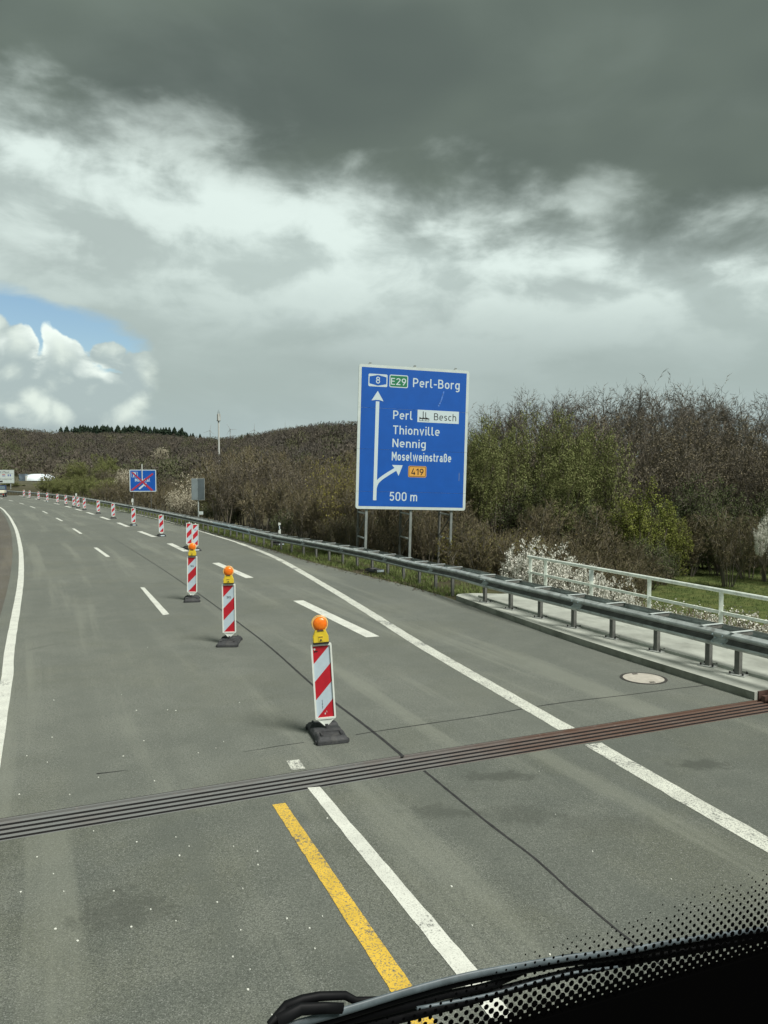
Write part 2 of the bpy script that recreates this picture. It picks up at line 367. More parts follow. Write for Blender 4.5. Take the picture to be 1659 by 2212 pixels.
G_C = catmull([(12.2,0.1),(9.1,7.0),(6.95,11.85),(5.98,14.05),(4.93,16.4),(3.86,18.85),(2.81,21.3),(1.75,24.6),(.60,27.6),(-.85,30.6),(-2.75,34.1),(-5.5,38.9),(-8.4,44.9),(-11.3,50.6),(-15.0,57.9),(-19.9,67.3),(-26.8,80.2),(-35.2,95.6),(-46.9,116.4),(-57.4,132.9),(-69.9,150.6),(-84.6,170.5),(-103.8,191.5),(-139,213),(-201,240)])
GA = np.array([(p.x,p.y) for p in G_C])
def rail_off(x, y):
    """signed distance to the guard rail line, + = away from the road"""
    q = np.stack([x, y], -1)
    a = GA[:-1]; b = GA[1:]; best = np.full(x.shape, 1e9); sg = np.zeros(x.shape)
    for i in range(0, len(a), 2):
        p0 = a[i]; p1 = GA[min(i+2, len(GA)-1)]; d = p1-p0; L2 = d@d
        t = np.clip(((q-p0)@d)/L2, 0, 1); c = p0+t[..., None]*d; dd = np.hypot(*(np.moveaxis(q-c, -1, 0)))
        cr = (q[...,0]-p0[0])*d[1]-(q[...,1]-p0[1])*d[0]
        m = dd < best; best = np.where(m, dd, best); sg = np.where(m, np.sign(cr), sg)
    return best*sg
def sst(x, a, b):
    t = np.clip((x-a)/(b-a), 0, 1); return t*t*(3-2*t)
def terrain_z(x, y):
    x = np.asarray(x, float); y = np.asarray(y, float)
    r = np.hypot(x, y); a = np.degrees(np.arctan2(x, y))
    u = rail_off(x, y)
    dip = -.6 - 2.0*(1-sst(y, 27, 42)*(1-sst(x, 5, 11)))*sst(x, -8, 4)
    dip = dip + 2.9*sst(r, 60, 105)*sst(x, -2, 12)
    z = -.05 + sst(u, 1.6, 7.0)*dip
    k = sst(a, -13, -3)
    Rr = 650*(1-k)+380*k; Hh = 29*(1-k)+22*k-17*sst(a, 1, 9)
    hill = sst(r, 150+0*r, Rr)*(Hh + 1.6*np.sin(a*.21+1)+1.0*np.sin(a*.63)) + np.maximum(0, r-Rr)*(.033-.022*sst(a, 1, 9))
    return z + np.where(u > 0, 1, sst(r, 230, 400))*hill
# terrain sheet (polar grid, reaches the horizon)
rings = np.concatenate([np.linspace(.5, 60, 75), 60*np.exp(np.linspace(0.02, math.log(9000/60), 110))])
NA = 300; ang = np.linspace(0, 2*np.pi, NA, endpoint=False)
RR, AA = np.meshgrid(rings, ang, indexing='ij'); TX = RR*np.sin(AA); TY = RR*np.cos(AA); TZ = terrain_z(TX, TY)
V = np.stack([TX, TY, TZ], -1).reshape(-1, 3)
V = np.vstack([V, [[0, 0, -.05]]])
F = [(i*NA+j, (i+1)*NA+j, (i+1)*NA+(j+1)%NA, i*NA+(j+1)%NA) for i in range(len(rings)-1) for j in range(NA)]
F += [(len(V)-1, j, (j+1)%NA) for j in range(NA)]
def ground_mat():
    m = bpy.data.materials.new('ground'); m.use_nodes = True; t = m.node_tree; b = t.nodes['Principled BSDF']; h = NG(t)
    co = h.n('ShaderNodeTexCoord').outputs['Object']; se = h.n('ShaderNodeSeparateXYZ'); h.link(co, se.inputs[0])
    gr = h.mix(h.ss(h.noise(co, 1.3, 5, .7), .35, .65), c4(.060,.085,.024), c4(.105,.120,.040))
    soil = h.mix(h.ss(h.noise(co, .35, 5, .65), .35, .65), c4(.045,.040,.024), c4(.075,.068,.038))
    # meadow lies to the right, beyond the bridge
    fieldc = h.mix(h.ss(h.noise(co, .08, 4, .6), .4, .6), c4(.080,.082,.052), c4(.110,.105,.070))
    soil = h.mix(h.ss(se.outputs[1], 170, 230), soil, fieldc)
    me = h.m('MULTIPLY', h.ss(se.outputs[0], 6, 10), h.ss(se.outputs[1], 75, 62))
    ver = h.ss(h.noise(co, .8, 4, .6), .40, .60)
    near = h.ss(se.outputs[1], 60, 40)
    c = h.mix(h.m('MULTIPLY', h.m('MULTIPLY', ver, near), .25), soil, gr)
    c = h.mix(me, c, gr)
    h.put(b.inputs['Base Color'], c); b.inputs['Roughness'].default_value = .95; b.inputs['Specular IOR Level'].default_value = .1
    bp = h.n('ShaderNodeBump'); bp.inputs['Strength'].default_value = .6; bp.inputs['Distance'].default_value = .06
    h.link(h.noise(co, 8, 4, .7), bp.inputs['Height']); h.link(bp.outputs[0], b.inputs['Normal'])
    return m
M['ground'] = ground_mat()
me = bpy.data.meshes.new('ground'); me.from_pydata(V.tolist(), [], F); me.materials.append(M['ground'])
me.polygons.foreach_set('use_smooth', [True]*len(F))
gobj = bpy.data.objects.new('ground', me); col.objects.link(gobj); tag(gobj, kind='structure')

# ------------------------------------------------------------------ road sheets split by the expansion joint
JA = at(0,1770); JB = at(1659,1505); JC = at(0,1815); JD = at(1659,1542)
jd = (JB-JA).normalized(); jn = Vector((-jd.y, jd.x, 0))       # jn points away from the camera
j_far = .25; jc = (JA+JC)/2; jdir = ((JB+JD)/2-jc).normalized(); jn = Vector((-jdir.y, jdir.x, 0))
JW = .285
def side(p): return (p-jc).dot(jn)
def clip_curve(C, far=True):
    o = []
    for i in range(len(C)-1):
        a, b = C[i], C[i+1]; sa = side(a)-(JW if far else -JW); sb = side(b)-(JW if far else -JW)
        if (sa >= 0) == far: o.append(a)
        if (sa >= 0) != (sb >= 0): o.append(a.lerp(b, sa/(sa-sb)))
    if far: o.append(C[-1])
    return o
def sheet(name, A, B, z, matr, n=None, kind='structure'):
    n = n or max(len(A), len(B))
    def rs(C):
        d = [0]
        for i in range(1, len(C)): d.append(d[-1]+(C[i]-C[i-1]).length)
        t = np.linspace(0, d[-1], n)
        return np.interp(t, d, [p.x for p in C]), np.interp(t, d, [p.y for p in C])
    ax, ay = rs(A); bx_, by = rs(B)
    v = [(ax[i], ay[i], z) for i in range(n)]+[(bx_[i], by[i], z) for i in range(n)]
    f = [(i, n+i, n+i+1, i+1) for i in range(n-1)]; run = [0]
    for i in range(1, n): run.append(run[-1]+math.hypot(bx_[i]-bx_[i-1], by[i]-by[i-1]))
    wid_ = [math.hypot(bx_[i]-ax[i], by[i]-ay[i]) for i in range(n)]
    m_ = MB(); m_.v = v; m_.f = f; m_.mi = [0]*len(f)
    o = m_.build(name, matr); tag(o, kind=kind)
    ul = o.data.uv_layers.new(name='UVMap')
    for lp_ in o.data.loops:
        k_ = lp_.vertex_index; ul.data[lp_.index].uv = (0.0, run[k_]) if k_ < n else (wid_[k_-n], run[k_-n])
    return o
LW = [p+Vector((-.35,-.1,0)) for p in L_C]
sheet('road', clip_curve(LW), clip_curve(E_C), 0, M['asphalt'], 160)
Lb = [Vector((4.25-13*0+.0,-13,0)), *clip_curve(LW, False)[1:]]
sheet('road', clip_curve(LW, False), clip_curve(E_C, False), 0, M['asphalt_bridge'], 40)
LO = [p+Vector((-8.5,-3.5,0)) for p in L_C]
sheet('road_shoulder', LO, [p+Vector((.1,0,0)) for p in LW], -.012, M['shoulder'], 160)

# ------------------------------------------------------------------ expansion joint
ej = empty('expansion_joint', (0,0,0), label='rusty ribbed steel expansion joint running across the whole carriageway', cat='expansion joint')
jl = -5.2; jr = (Vector((6.15,12.05,0))-jc).dot(jdir)
def jstrip(n0, n1, z0, z1, s0, s1): 
    p = [jc+jdir*s0+jn*n0, jc+jdir*s1+jn*n0, jc+jdir*s1+jn*n1, jc+jdir*s0+jn*n1]
    return MB().polyz([(q.x,q.y) for q in p], z0, z1)
jstrip(-JW+.002, JW-.002, -.14, -.10, jl, jr+.3).build('joint_trough', M['joint_gap'], ej)
gapw = .054; nb = 4; bw = (2*JW-.06-5*gapw)/nb
pos = -JW+.030
for s_ in (-1, 1):
    a = -JW if s_ < 0 else JW-.030
    jstrip(a+.002, a+.028, -.10, -.003, jl, jr).build('edge_profile', M['joint_steel'], ej)
for k in range(nb):
    a = pos+gapw+k*(bw+gapw)
    q_ = jstrip(a, a+bw, -.10, -.006, jl, jr); q_.mi = [1,0,1,1,1,1]; q_.build('steel_beam', [M['joint_steel'], M['joint_gap']], ej)  # beam sides coloured near black, painting the shade inside the gaps
# upstand of the joint at the kerb
e0 = jc+jdir*(jr+.02)
for k in range(4):
    a = -.235+k*.125
    q = [e0+jn*a, e0+jdir*.55+jn*a, e0+jdir*.55+jn*(a+.075), e0+jn*(a+.075)]
    MB().polyz([(p.x,p.y) for p in q], -.1, .10-.005*k).build('upstand_beam', M['rust'], ej, bevel=.006)
q = [e0+jn*.255+jdir*.0, e0+jdir*1.6+jn*.255, e0+jdir*1.6+jn*.29, e0+jn*.29]
MB().polyz([(p.x,p.y) for p in q], -.1, .135).build('cover_plate', M['rust'], ej)

# ------------------------------------------------------------------ markings
def ribbon(C, wid, z=.004, jit=.006, step=.25, taper=None):
    C = resample(C, step); v = []; 
    for i, p in enumerate(C):
        a = C[max(0,i-1)]; b = C[min(len(C)-1,i+1)]; d = (b-a).normalized(); r_ = Vector((d.y,-d.x,0))
        ww = wid(i/(len(C)-1)) if callable(wid) else wid
        v.append(p-r_*(ww/2+random.gauss(0,jit))); v.append(p+r_*(ww/2+random.gauss(0,jit)))
    m_ = MB(); m_.v = [(p.x,p.y,z) for p in v]; m_.f = [(2*i,2*i+1,2*i+3,2*i+2) for i in range(len(C)-1)]; m_.mi = [0]*len(m_.f)
    return m_
def cut(C, y0, y1): return [p for p in C if y0 <= p.y <= y1]
def marking(name, C, wid, matr, **k):
    o = ribbon(C, wid, **k).build(name, matr); tag(o, kind='structure'); return o
# left edge line
marking('edge_line', clip_curve(L_C), .19, M['white_paint'], step=.5, jit=.003)
# right edge line: wide near, narrow beyond y = 42
marking('edge_line', [p for p in clip_curve(S_C) if p.y < 42.0], .26, M['worn_paint'], step=.2, jit=.004)
marking('edge_line', [p for p in S_C if p.y >= 41.9], .15, M['white_paint'], step=.5, jit=.002)
marking('edge_line', clip_curve(S_C, False), .26, M['worn_paint'], step=.2, jit=.004)
def vq(pts, name, matr, z=.004):
    """marking from four photo corners"""
    P_ = [at(*p) for p in pts]
    A = [P_[0].lerp(P_[1], t) for t in np.linspace(0,1,30)]; B = [P_[3].lerp(P_[2], t) for t in np.linspace(0,1,30)]
    m_ = MB()
    for i, (a, b) in enumerate(zip(A, B)):
        j = 0 if i in (0,29) else .0025
        m_.v += [(a.x+random.gauss(0,j), a.y, z), (b.x+random.gauss(0,j), b.y, z)]
    m_.f = [(2*i,2*i+1,2*i+3,2*i+2) for i in range(29)]; m_.mi = [0]*29
    o = m_.build(name, matr); tag(o, kind='structure'); return o
def dash(a, b, wid, matr):
    A = at(*a); B = at(*b); marking('lane_dash', [A.lerp(B, t) for t in np.linspace(0,1,40)], wid, matr, step=.15, jit=.004)
vq([(664,1702),(984,2103),(1031,2095),(691,1700)], 'lane_line', M['white_paint'])
vq([(984,2103),(1060,2200),(1112,2200),(1031,2095)], 'lane_line', M['white_paint'])
vq([(619,1644),(630,1664),(660,1661),(646,1641)], 'lane_line', M['worn_paint'])
vq([(588,1739),(841,2136),(887,2125),(616,1735)], 'yellow_line', M['yellow_paint'])
vq([(841,2136),(905,2240),(960,2240),(887,2125)], 'yellow_line', M['yellow_paint'])
vq([(303,1269),(352,1329),(366,1327),(312,1269)], 'lane_dash', M['white_paint'])
for a, b in [((206,1183),(234,1203)),((158,1141.8),(175.4,1153)),((121.5,1118.8),(134.7,1125.8)),((92,1104),(102.4,1109)),((65,1093.5),(75.8,1097.5)),((42,1086.5),(51.4,1089.3)),((19,1080.3),(28,1082.6)),((-2,1074.8),(6,1076.8))]:
    dash(a, b, .17, M['white_paint'])
vq([(633,1298),(791,1377),(820,1375),(655,1297)], 'lane_dash', M['white_paint'])
vq([(458,1216.5),(531,1249),(548,1248),(473,1215.5)], 'lane_dash', M['white_paint'])
for a, b in [((366,1174),(403,1191.5)),((301,1147.7),(334,1160)),((255,1129.2),(277,1137.9)),((218,1116.5),(236,1122.7)),((188,1106.7),(203,1111.4)),((163,1099.5),(176,1103)),((141,1093.2),(153,1096.3)),((117,1086.8),(128,1089.4)),((95,1081.5),(105,1083.8)),((76,1077.5),(84,1079.3)),((57,1073.5),(66,1075.2)),((42,1070.5),(50,1072))]:
    dash(a, b, .30, M['white_paint'])
# seams and cracks
def seam(pts, wid, z=.003, name='road_seam'):
    C = catmull([at(*p) for p in pts], .2); o = ribbon(C, wid, z=z, jit=wid*.14, step=.12).build(name, M['seam']); tag(o, kind='structure')
seam([(238,1160),(269,1177.7),(333,1218),(403,1264.6),(478.5,1318),(512,1343),(579.6,1395),(676.4,1480.7),(728,1521.4),(798,1574.7),(860,1625)], lambda t: .012+.028*t) if False else None
def seam2(pts, w0, w1, z=.003):
    C = catmull([at(*p) for p in pts], .2)
    o = ribbon(C, lambda t: w0+(w1-w0)*t, z=z, jit=.002, step=.12).build('road_seam', M['seam']); tag(o, kind='structure')
seam2([(238,1160),(269,1177.7),(333,1218),(403,1264.6),(478.5,1318),(512,1343),(579.6,1395),(676.4,1480.7),(728,1521.4),(798,1574.7),(860,1625),(874,1637)], .02, .045)
seam2([(916,1665),(960,1701),(1010,1742),(1070,1790),(1150,1850),(1230,1922),(1310,1990),(1390,2055),(1500,2140)], .035, .018)
seam2([(1546,1478),(1450,1489),(1350,1502),(1200,1520),(1050,1545),(900,1567),(800,1582),(752,1590)], .022, .022)
seam2([(657,1604),(600,1612),(560,1619),(520,1625)], .016, .004)
seam2([(276,1663.5),(250,1667),(205,1672)], .006, .03)
# white paint chips and gravel on the road
mb = MB()
spots = [(105/1,1300),]
pv = []
for x_, y_ in [(290,123),(735,178),(902,176),(947,179),(1205,347),(1163,382),(1068,407),(664,425),(144,423),(530,540),(103,631),(376,632),(736,888),(947,862),(1019,911),(967,961),(1258,912),(1390,1011),(1307,1139),(1170,1213),(812,1252),(288,1060),(707,1345),(298,1357),(1254,1507),(1335,1684),(1465,1820),(1590,1746),(200,968),(655,94),(280,323),(1290,136),(255,458)]:
    pv.append((x_/1.659/1.5033, (2200+y_/1.659)/1.5033))
pv += [(556,1840),(810,1870),(1020,2000),(520,2010),(540,2095),(380,1990),(1280,1840),(1450,1900),(1200,1760),(680,2050),(620,1985)]
pv += [(random.uniform(20,1200), random.uniform(1380,2150)) for _ in range(14)]
for x_, y_ in pv:
    p = at(x_, y_); s_ = random.uniform(.006,.013); th = random.uniform(0,6)
    pts = [(p.x+s_*math.cos(th+k*1.256)*random.uniform(.5,1), p.y+s_*math.sin(th+k*1.256)*random.uniform(.5,1)) for k in range(5)]
    mb.polyz(pts, .001, .008)
tag(mb.build('paint_chips', M['chip']), 'small white paint chips scattered over the grey asphalt', 'paint chips', kind='stuff')
# manhole
mh = at(1390,1465.5); mo = empty('manhole_cover', mh, R(12), 'round pale manhole cover with dark iron ring beside the kerb', 'manhole cover')
rr = 44/1661*mh.y
def disc(r0, r1, z0, z1, n=48):
    m_ = MB(); p = []
    for zz, ra in ((z0,r1),(z1,r1),(z1,r0),(z0,r0)):
        p += [(ra*math.cos(2*math.pi*i/n), ra*math.sin(2*math.pi*i/n), zz) for i in range(n)]
    f = [(a*n+i, a*n+(i+1)%n, ((a+1)%4)*n+(i+1)%n, ((a+1)%4)*n+i) for a in range(4) for i in range(n)]
    return m_.quadm(None, p, f)
disc(rr*1.0, rr*1.13, .0015, .006).build('cover_ring', M['iron'], mo)
m_ = MB(); m_.quadm(None, [(rr*.985*math.cos(2*math.pi*i/48), rr*.985*math.sin(2*math.pi*i/48), .007) for i in range(48)], [tuple(range(48))]); m_.build('cover_plate', M['manhole'], mo)
for s_ in (-1,1):
    MB().box(-.05,.05,s_*rr*.80-.03,s_*rr*.80+.03,.0075,.011).build('lifting_notch', M['iron'], mo, bevel=.004)

# ------------------------------------------------------------------ bridge cap with kerb
KZ = .13
kf = [p for p in clip_curve(E_C) if p.y <= 22.0]      # ordered from near to far
post_dir = Vector((.4025,-.9154,0)); pn = Vector((.9154,.4025,0))
front = [p+Vector((.02,0,0)) for p in kf]
nose = [(2.12,22.45),(2.20,22.72),(2.42,22.88),(2.85,22.92),(3.5,22.80),(3.95,22.9),(4.2,24.35),(4.95,24.6)]
back = [(4.95+.4025*t, 24.6-.9154*t) for t in np.linspace(0,11.4,20)]
bq = jc+jdir*((Vector((9.4,14.3,0))-jc).dot(jdir)+.3)+jn*(JW+.05); back.append((bq.x, bq.y))
cap = [(p.x,p.y) for p in front]+nose+back[1:]
o = MB().polyz(cap, -.3, KZ, 0)
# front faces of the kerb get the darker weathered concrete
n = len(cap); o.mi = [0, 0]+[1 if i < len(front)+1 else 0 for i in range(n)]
tag(o.build('bridge_kerb', [M['concrete'], M['kerb_face']]), kind='structure')
# bridge cap on the near side of the joint
near_f = clip_curve(E_C, False)
cap2 = [(p.x+.02,p.y) for p in near_f]+[tuple((jc+jdir*((Vector((9.4,14.3,0))-jc).dot(jdir)+.3)-jn*JW).xy),(23.0,-13)]
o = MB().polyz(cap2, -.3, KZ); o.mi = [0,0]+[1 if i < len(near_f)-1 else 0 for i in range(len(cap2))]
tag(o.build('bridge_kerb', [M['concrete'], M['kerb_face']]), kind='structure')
# rear raised strip behind the dark groove
gl = [Vector((3.62,22.5,0)), Vector((4.2,20.96,0)), Vector((5.0,19.0,0)), Vector((5.99,16.55,0)), Vector((7.1,14.1,0)), Vector((7.9,12.3,0))]
glc = catmull(gl, .5)
m_ = MB(); m_.sweep([(p.x,p.y,KZ+.0) for p in glc], [(0,-.02),(.07,-.02),(.07,.006),(0,.006)]); tag(m_.build('drain_groove', M['joint_gap']), kind='structure')
m_ = MB(); m_.sweep([(p.x,p.y,KZ) for p in glc], [(.07,-.05),(.95,-.05),(.95,.05),(.07,.05)]); tag(m_.build('kerb_strip', M['concrete']), kind='structure')

# ================================================================== guard rail
gr = empty('guard_rail', (0,0,0), label='long double grey steel guard rail on short posts along the road edge', cat='guard rail')
def rz_(y): return .46-.05 + (KZ+.04)*float(1-sst(np.array(y), 21.5, 27))
def wprof(sg):
    o_ = [(0,0),(.075,.045),(.083,.065),(.075,.09),(.012,.135),(.0,.155),(.012,.175),(.075,.22),(.083,.245),(.075,.265),(0,.31)]
    o_ = o_[:]; a = [(-sg*x, z) for x, z in o_]; b = [(-sg*x+sg*.006, z) for x, z in reversed(o_)]
    return a+b
GP = [p for p in G_C if p.y > 2]
Gs = resample(GP, 1.0)
def offp(C, i, o_):
    a = C[max(0,i-1)]; b = C[min(len(C)-1,i+1)]; d = (b-a).normalized(); return C[i]+Vector((d.y,-d.x,0))*o_
front_path = [offp(Gs, i, -.17) for i in range(len(Gs))]; back_path = [offp(Gs, i, .30) for i in range(len(Gs))]
# G_C runs away from the camera so its right-hand side is away from the road
for path, sg in ((front_path, 1), (back_path, -1)):
    i = 0
    while i < len(path)-1:
        j = min(i+4, len(path)-1)
        seg = [(p.x, p.y, rz_(p.y)) for p in path[i:j+1]]
        ym = seg[0][1]; mt = M['galv_new'] if (40 < ym < 47.5) else M['galv']
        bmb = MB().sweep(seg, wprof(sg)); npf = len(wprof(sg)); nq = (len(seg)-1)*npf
        bmb.mi = [1 if (k % npf) in (4,5,17,16,3) and sg > 0 else 0 for k in range(nq)]+[0]*(len(bmb.f)-nq)  # groove faces of the front beam take the painted shade
        bmb.build('beam', [mt, M['groove_shade']], gr, smooth=False)
        if sg > 0 and ym < 48:
            q0, q1 = Vector(seg[0]), Vector(seg[1]); dd = (q1-q0).normalized()
            MB().sweep([tuple(q0-dd*.16+Vector((0,0,-.001))), tuple(q0+dd*.16+Vector((0,0,-.001)))], [(x_-.007, z_) for x_, z_ in wprof(1)]).build('splice_plate', mt, gr)
            rn = Vector((dd.y,-dd.x,0)); m_ = MB()
            for t_ in (-.11, .11):
                for z_, o2 in ((.09,-.085),(.155,-.012),(.22,-.085)): c_ = q0+dd*t_+rn*o2+Vector((0,0,z_)); m_.tube(c_, c_-rn*.022, .016, n=8)
            tag(m_.build('splice_bolts', M['galv_new'], gr), kind='stuff')
        i = j
# posts: explicit near ones from the photograph, then regular
nearP = [Vector((a,b,0)) for a, b in [(2.81,21.23),(3.34,20.11),(3.86,18.85),(4.39,17.64),(4.93,16.45),(5.45,15.22),(5.98,14.02),(6.23,13.38),(7.1,11.5),(7.65,10.25)]]
mpost = MB()   # C-channel
for bx in ((-.05,.05,-.045,-.039),(-.05,-.044,-.045,.035),(.044,.05,-.045,.035),(-.05,-.028,.03,.036),(.028,.05,.03,.036)):
    mpost.box(bx[0],bx[1],bx[2],bx[3],0,.66)
pm = mpost.build('post', M['galv_dark'], gr).data
strap_me = MB().box(-.033,.033,-.19,.32,0,.008).build('strap', M['strap'], gr)
brk_me = MB().box(-.03,.03,-.17,.30,0,.05).build('spacer', M['galv_dark'], gr)
plate = MB().box(-.15,.15,-.13,.13,0,.016).build('base_plate', M['plate'], gr)
bolt_mb = MB()
bolt_mb.tube((0,0,0),(0,0,.042),.017,n=6)
bolt = bolt_mb.build('bolt', M['bolt'], plate)
first = [True]
def rail_post(p, d, cap_, zb=None):
    ang_ = math.atan2(d.y, d.x)-0      # local +y points away from the road
    rz = ang_-math.pi/2 - math.pi/2 + math.pi/2
    # local x along the rail, local y away from road
    rz = math.atan2(d.y, d.x)+math.pi
    zt = rz_(p.y)
    if first[0]: obs = [bpy.data.objects['post'], strap_me, brk_me]; first[0] = False
    else: obs = [x.copy() for x in (bpy.data.objects['post'], strap_me, brk_me)]; [col.objects.link(x) for x in obs]
    zb = KZ+.012 if cap_ else -.03
    obs[0].location = (p.x,p.y,zb); obs[0].rotation_euler = (0,0,rz); obs[0].scale = (1,1,(zt+.25-zb)/.66)
    obs[1].location = (p.x,p.y,zt+.312); obs[1].rotation_euler = (0,0,rz)
    obs[2].location = (p.x,p.y,zt+.24); obs[2].rotation_euler = (0,0,rz)
    if cap_:
        if plate.location.length == 0: pl = plate; bl = [bolt]
        else: pl = plate.copy(); col.objects.link(pl); bl = [bolt.copy()]; col.objects.link(bl[0]); bl[0].parent = pl
        pl.location = (p.x,p.y,KZ+.002); pl.rotation_euler = (0,0,rz+R(20))
        for k in range(3): c = bolt.copy(); col.objects.link(c); c.parent = pl; bl.append(c)
        for bb, (bx, by) in zip(bl, ((-.11,-.09),(.11,-.09),(-.11,.09),(.11,.09))): bb.location = (bx,by,.016)
for i, p in enumerate(nearP):
    d = Vector((-.4025,.9154,0)); rail_post(p, d, True)
far = [p for p in resample([p for p in G_C if p.y > 22.9], 1.37)]
cnt = 0
for i, p in enumerate(far[:-1]):
    if p.y > 75 and i % 2: continue
    if cnt > 105: break
    d = (far[i+1]-p).normalized(); rail_post(p, d, False); cnt += 1

# ================================================================== white hand rail
hr = empty('hand_rail', (0,0,0), label='white painted steel hand rail with two bars on the bridge edge', cat='hand rail')
hp = [(4.55,23.8),(4.857,23.02),(5.68,20.95),(6.52,18.8),(7.36,16.68),(8.2,14.55),(9.04,12.43)]
for x_, y_ in hp:
    MB().box(-.045,.045,-.03,.03,0,.98).build('post', M['white_rail'], hr, loc=(x_,y_,KZ)).rotation_euler = (0,0,R(-22))
a, b = Vector((4.50,23.93,0)), Vector((9.3,11.77,0))
MB().tube((a.x,a.y,KZ+1.0),(b.x,b.y,KZ+1.0),.046,n=12).build('top_bar', M['white_rail'], hr, smooth=False)
MB().bar((a.x,a.y,KZ+.52),(b.x,b.y,KZ+.52),.045,.065).build('middle_bar', M['white_rail'], hr)
p3 = Vector((5.68,20.90,KZ+.80))
MB().box(-.06,.06,-.004,.004,-.16,.14).build('number_plate', M['sign_white'], hr, loc=(p3.x-.03,p3.y-.04,p3.z+.0)).rotation_euler = (0,0,R(-15))

# ================================================================== striped beacons
def rrect(x0, x1, z0, z1, r_, n=5, corners=(1,1,1,1)):
    P_ = []
    for (cx_, cz_, a0, on) in ((x1-r_,z0+r_,-90,corners[0]),(x1-r_,z1-r_,0,corners[1]),(x0+r_,z1-r_,90,corners[2]),(x0+r_,z0+r_,180,corners[3])):
        if on: P_ += [(cx_+r_*math.cos(R(a0+90*k/n)), cz_+r_*math.sin(R(a0+90*k/n))) for k in range(n+1)]
        else: P_.append((x1 if cx_ > (x0+x1)/2 else x0, z0 if cz_ < (z0+z1)/2 else z1))
    return P_
def ring_frame(m_, outer, inner, y0, y1):
    n = len(outer); p = []
    for y_ in (y0, y1):
        for pts in (outer, inner): p += [(x,y_,z) for x,z in pts]
    f = []
    for i in range(n):
        k = (i+1)%n
        f += [(i,k,n+k,n+i), (2*n+i,3*n+i,3*n+k,2*n+k), (i,2*n+i,2*n+k,k), (n+i,n+k,3*n+k,3*n+i)]
    return m_.quadm(None, p, f)
BH, BWd = 1.06, .288; BZ0 = .235
def text_mesh(s, bold=0.0):
    cu = bpy.data.curves.new('t', 'FONT'); cu.body = s; cu.offset = bold; cu.extrude = 0.0; cu.resolution_u = 3
    ob = bpy.data.objects.new('t', cu); col.objects.link(ob); dg = bpy.context.evaluated_depsgraph_get()
    me_ = bpy.data.meshes.new_from_object(ob.evaluated_get(dg)); bpy.data.objects.remove(ob)
    v = np.array([tuple(q.co) for q in me_.vertices]); f = [tuple(p.vertices) for p in me_.polygons]; bpy.data.meshes.remove(me_)
    return v, f
def text_obj(s, x0, x1, z0, z1, y_, name, matr, parent, bold=.0, depth=.003, shear=0):
    v, f = text_mesh(s, bold); lo = v.min(0); hi = v.max(0)
    m_ = MB(); P_ = []
    for q in v:
        u_ = (q[0]-lo[0])/(hi[0]-lo[0]); t_ = (q[1]-lo[1])/(hi[1]-lo[1])
        P_.append((x0+(x1-x0)*u_, y_, z0+(z1-z0)*t_))
    m_.quadm(None, P_, f)
    return m_.build(name, matr, parent)

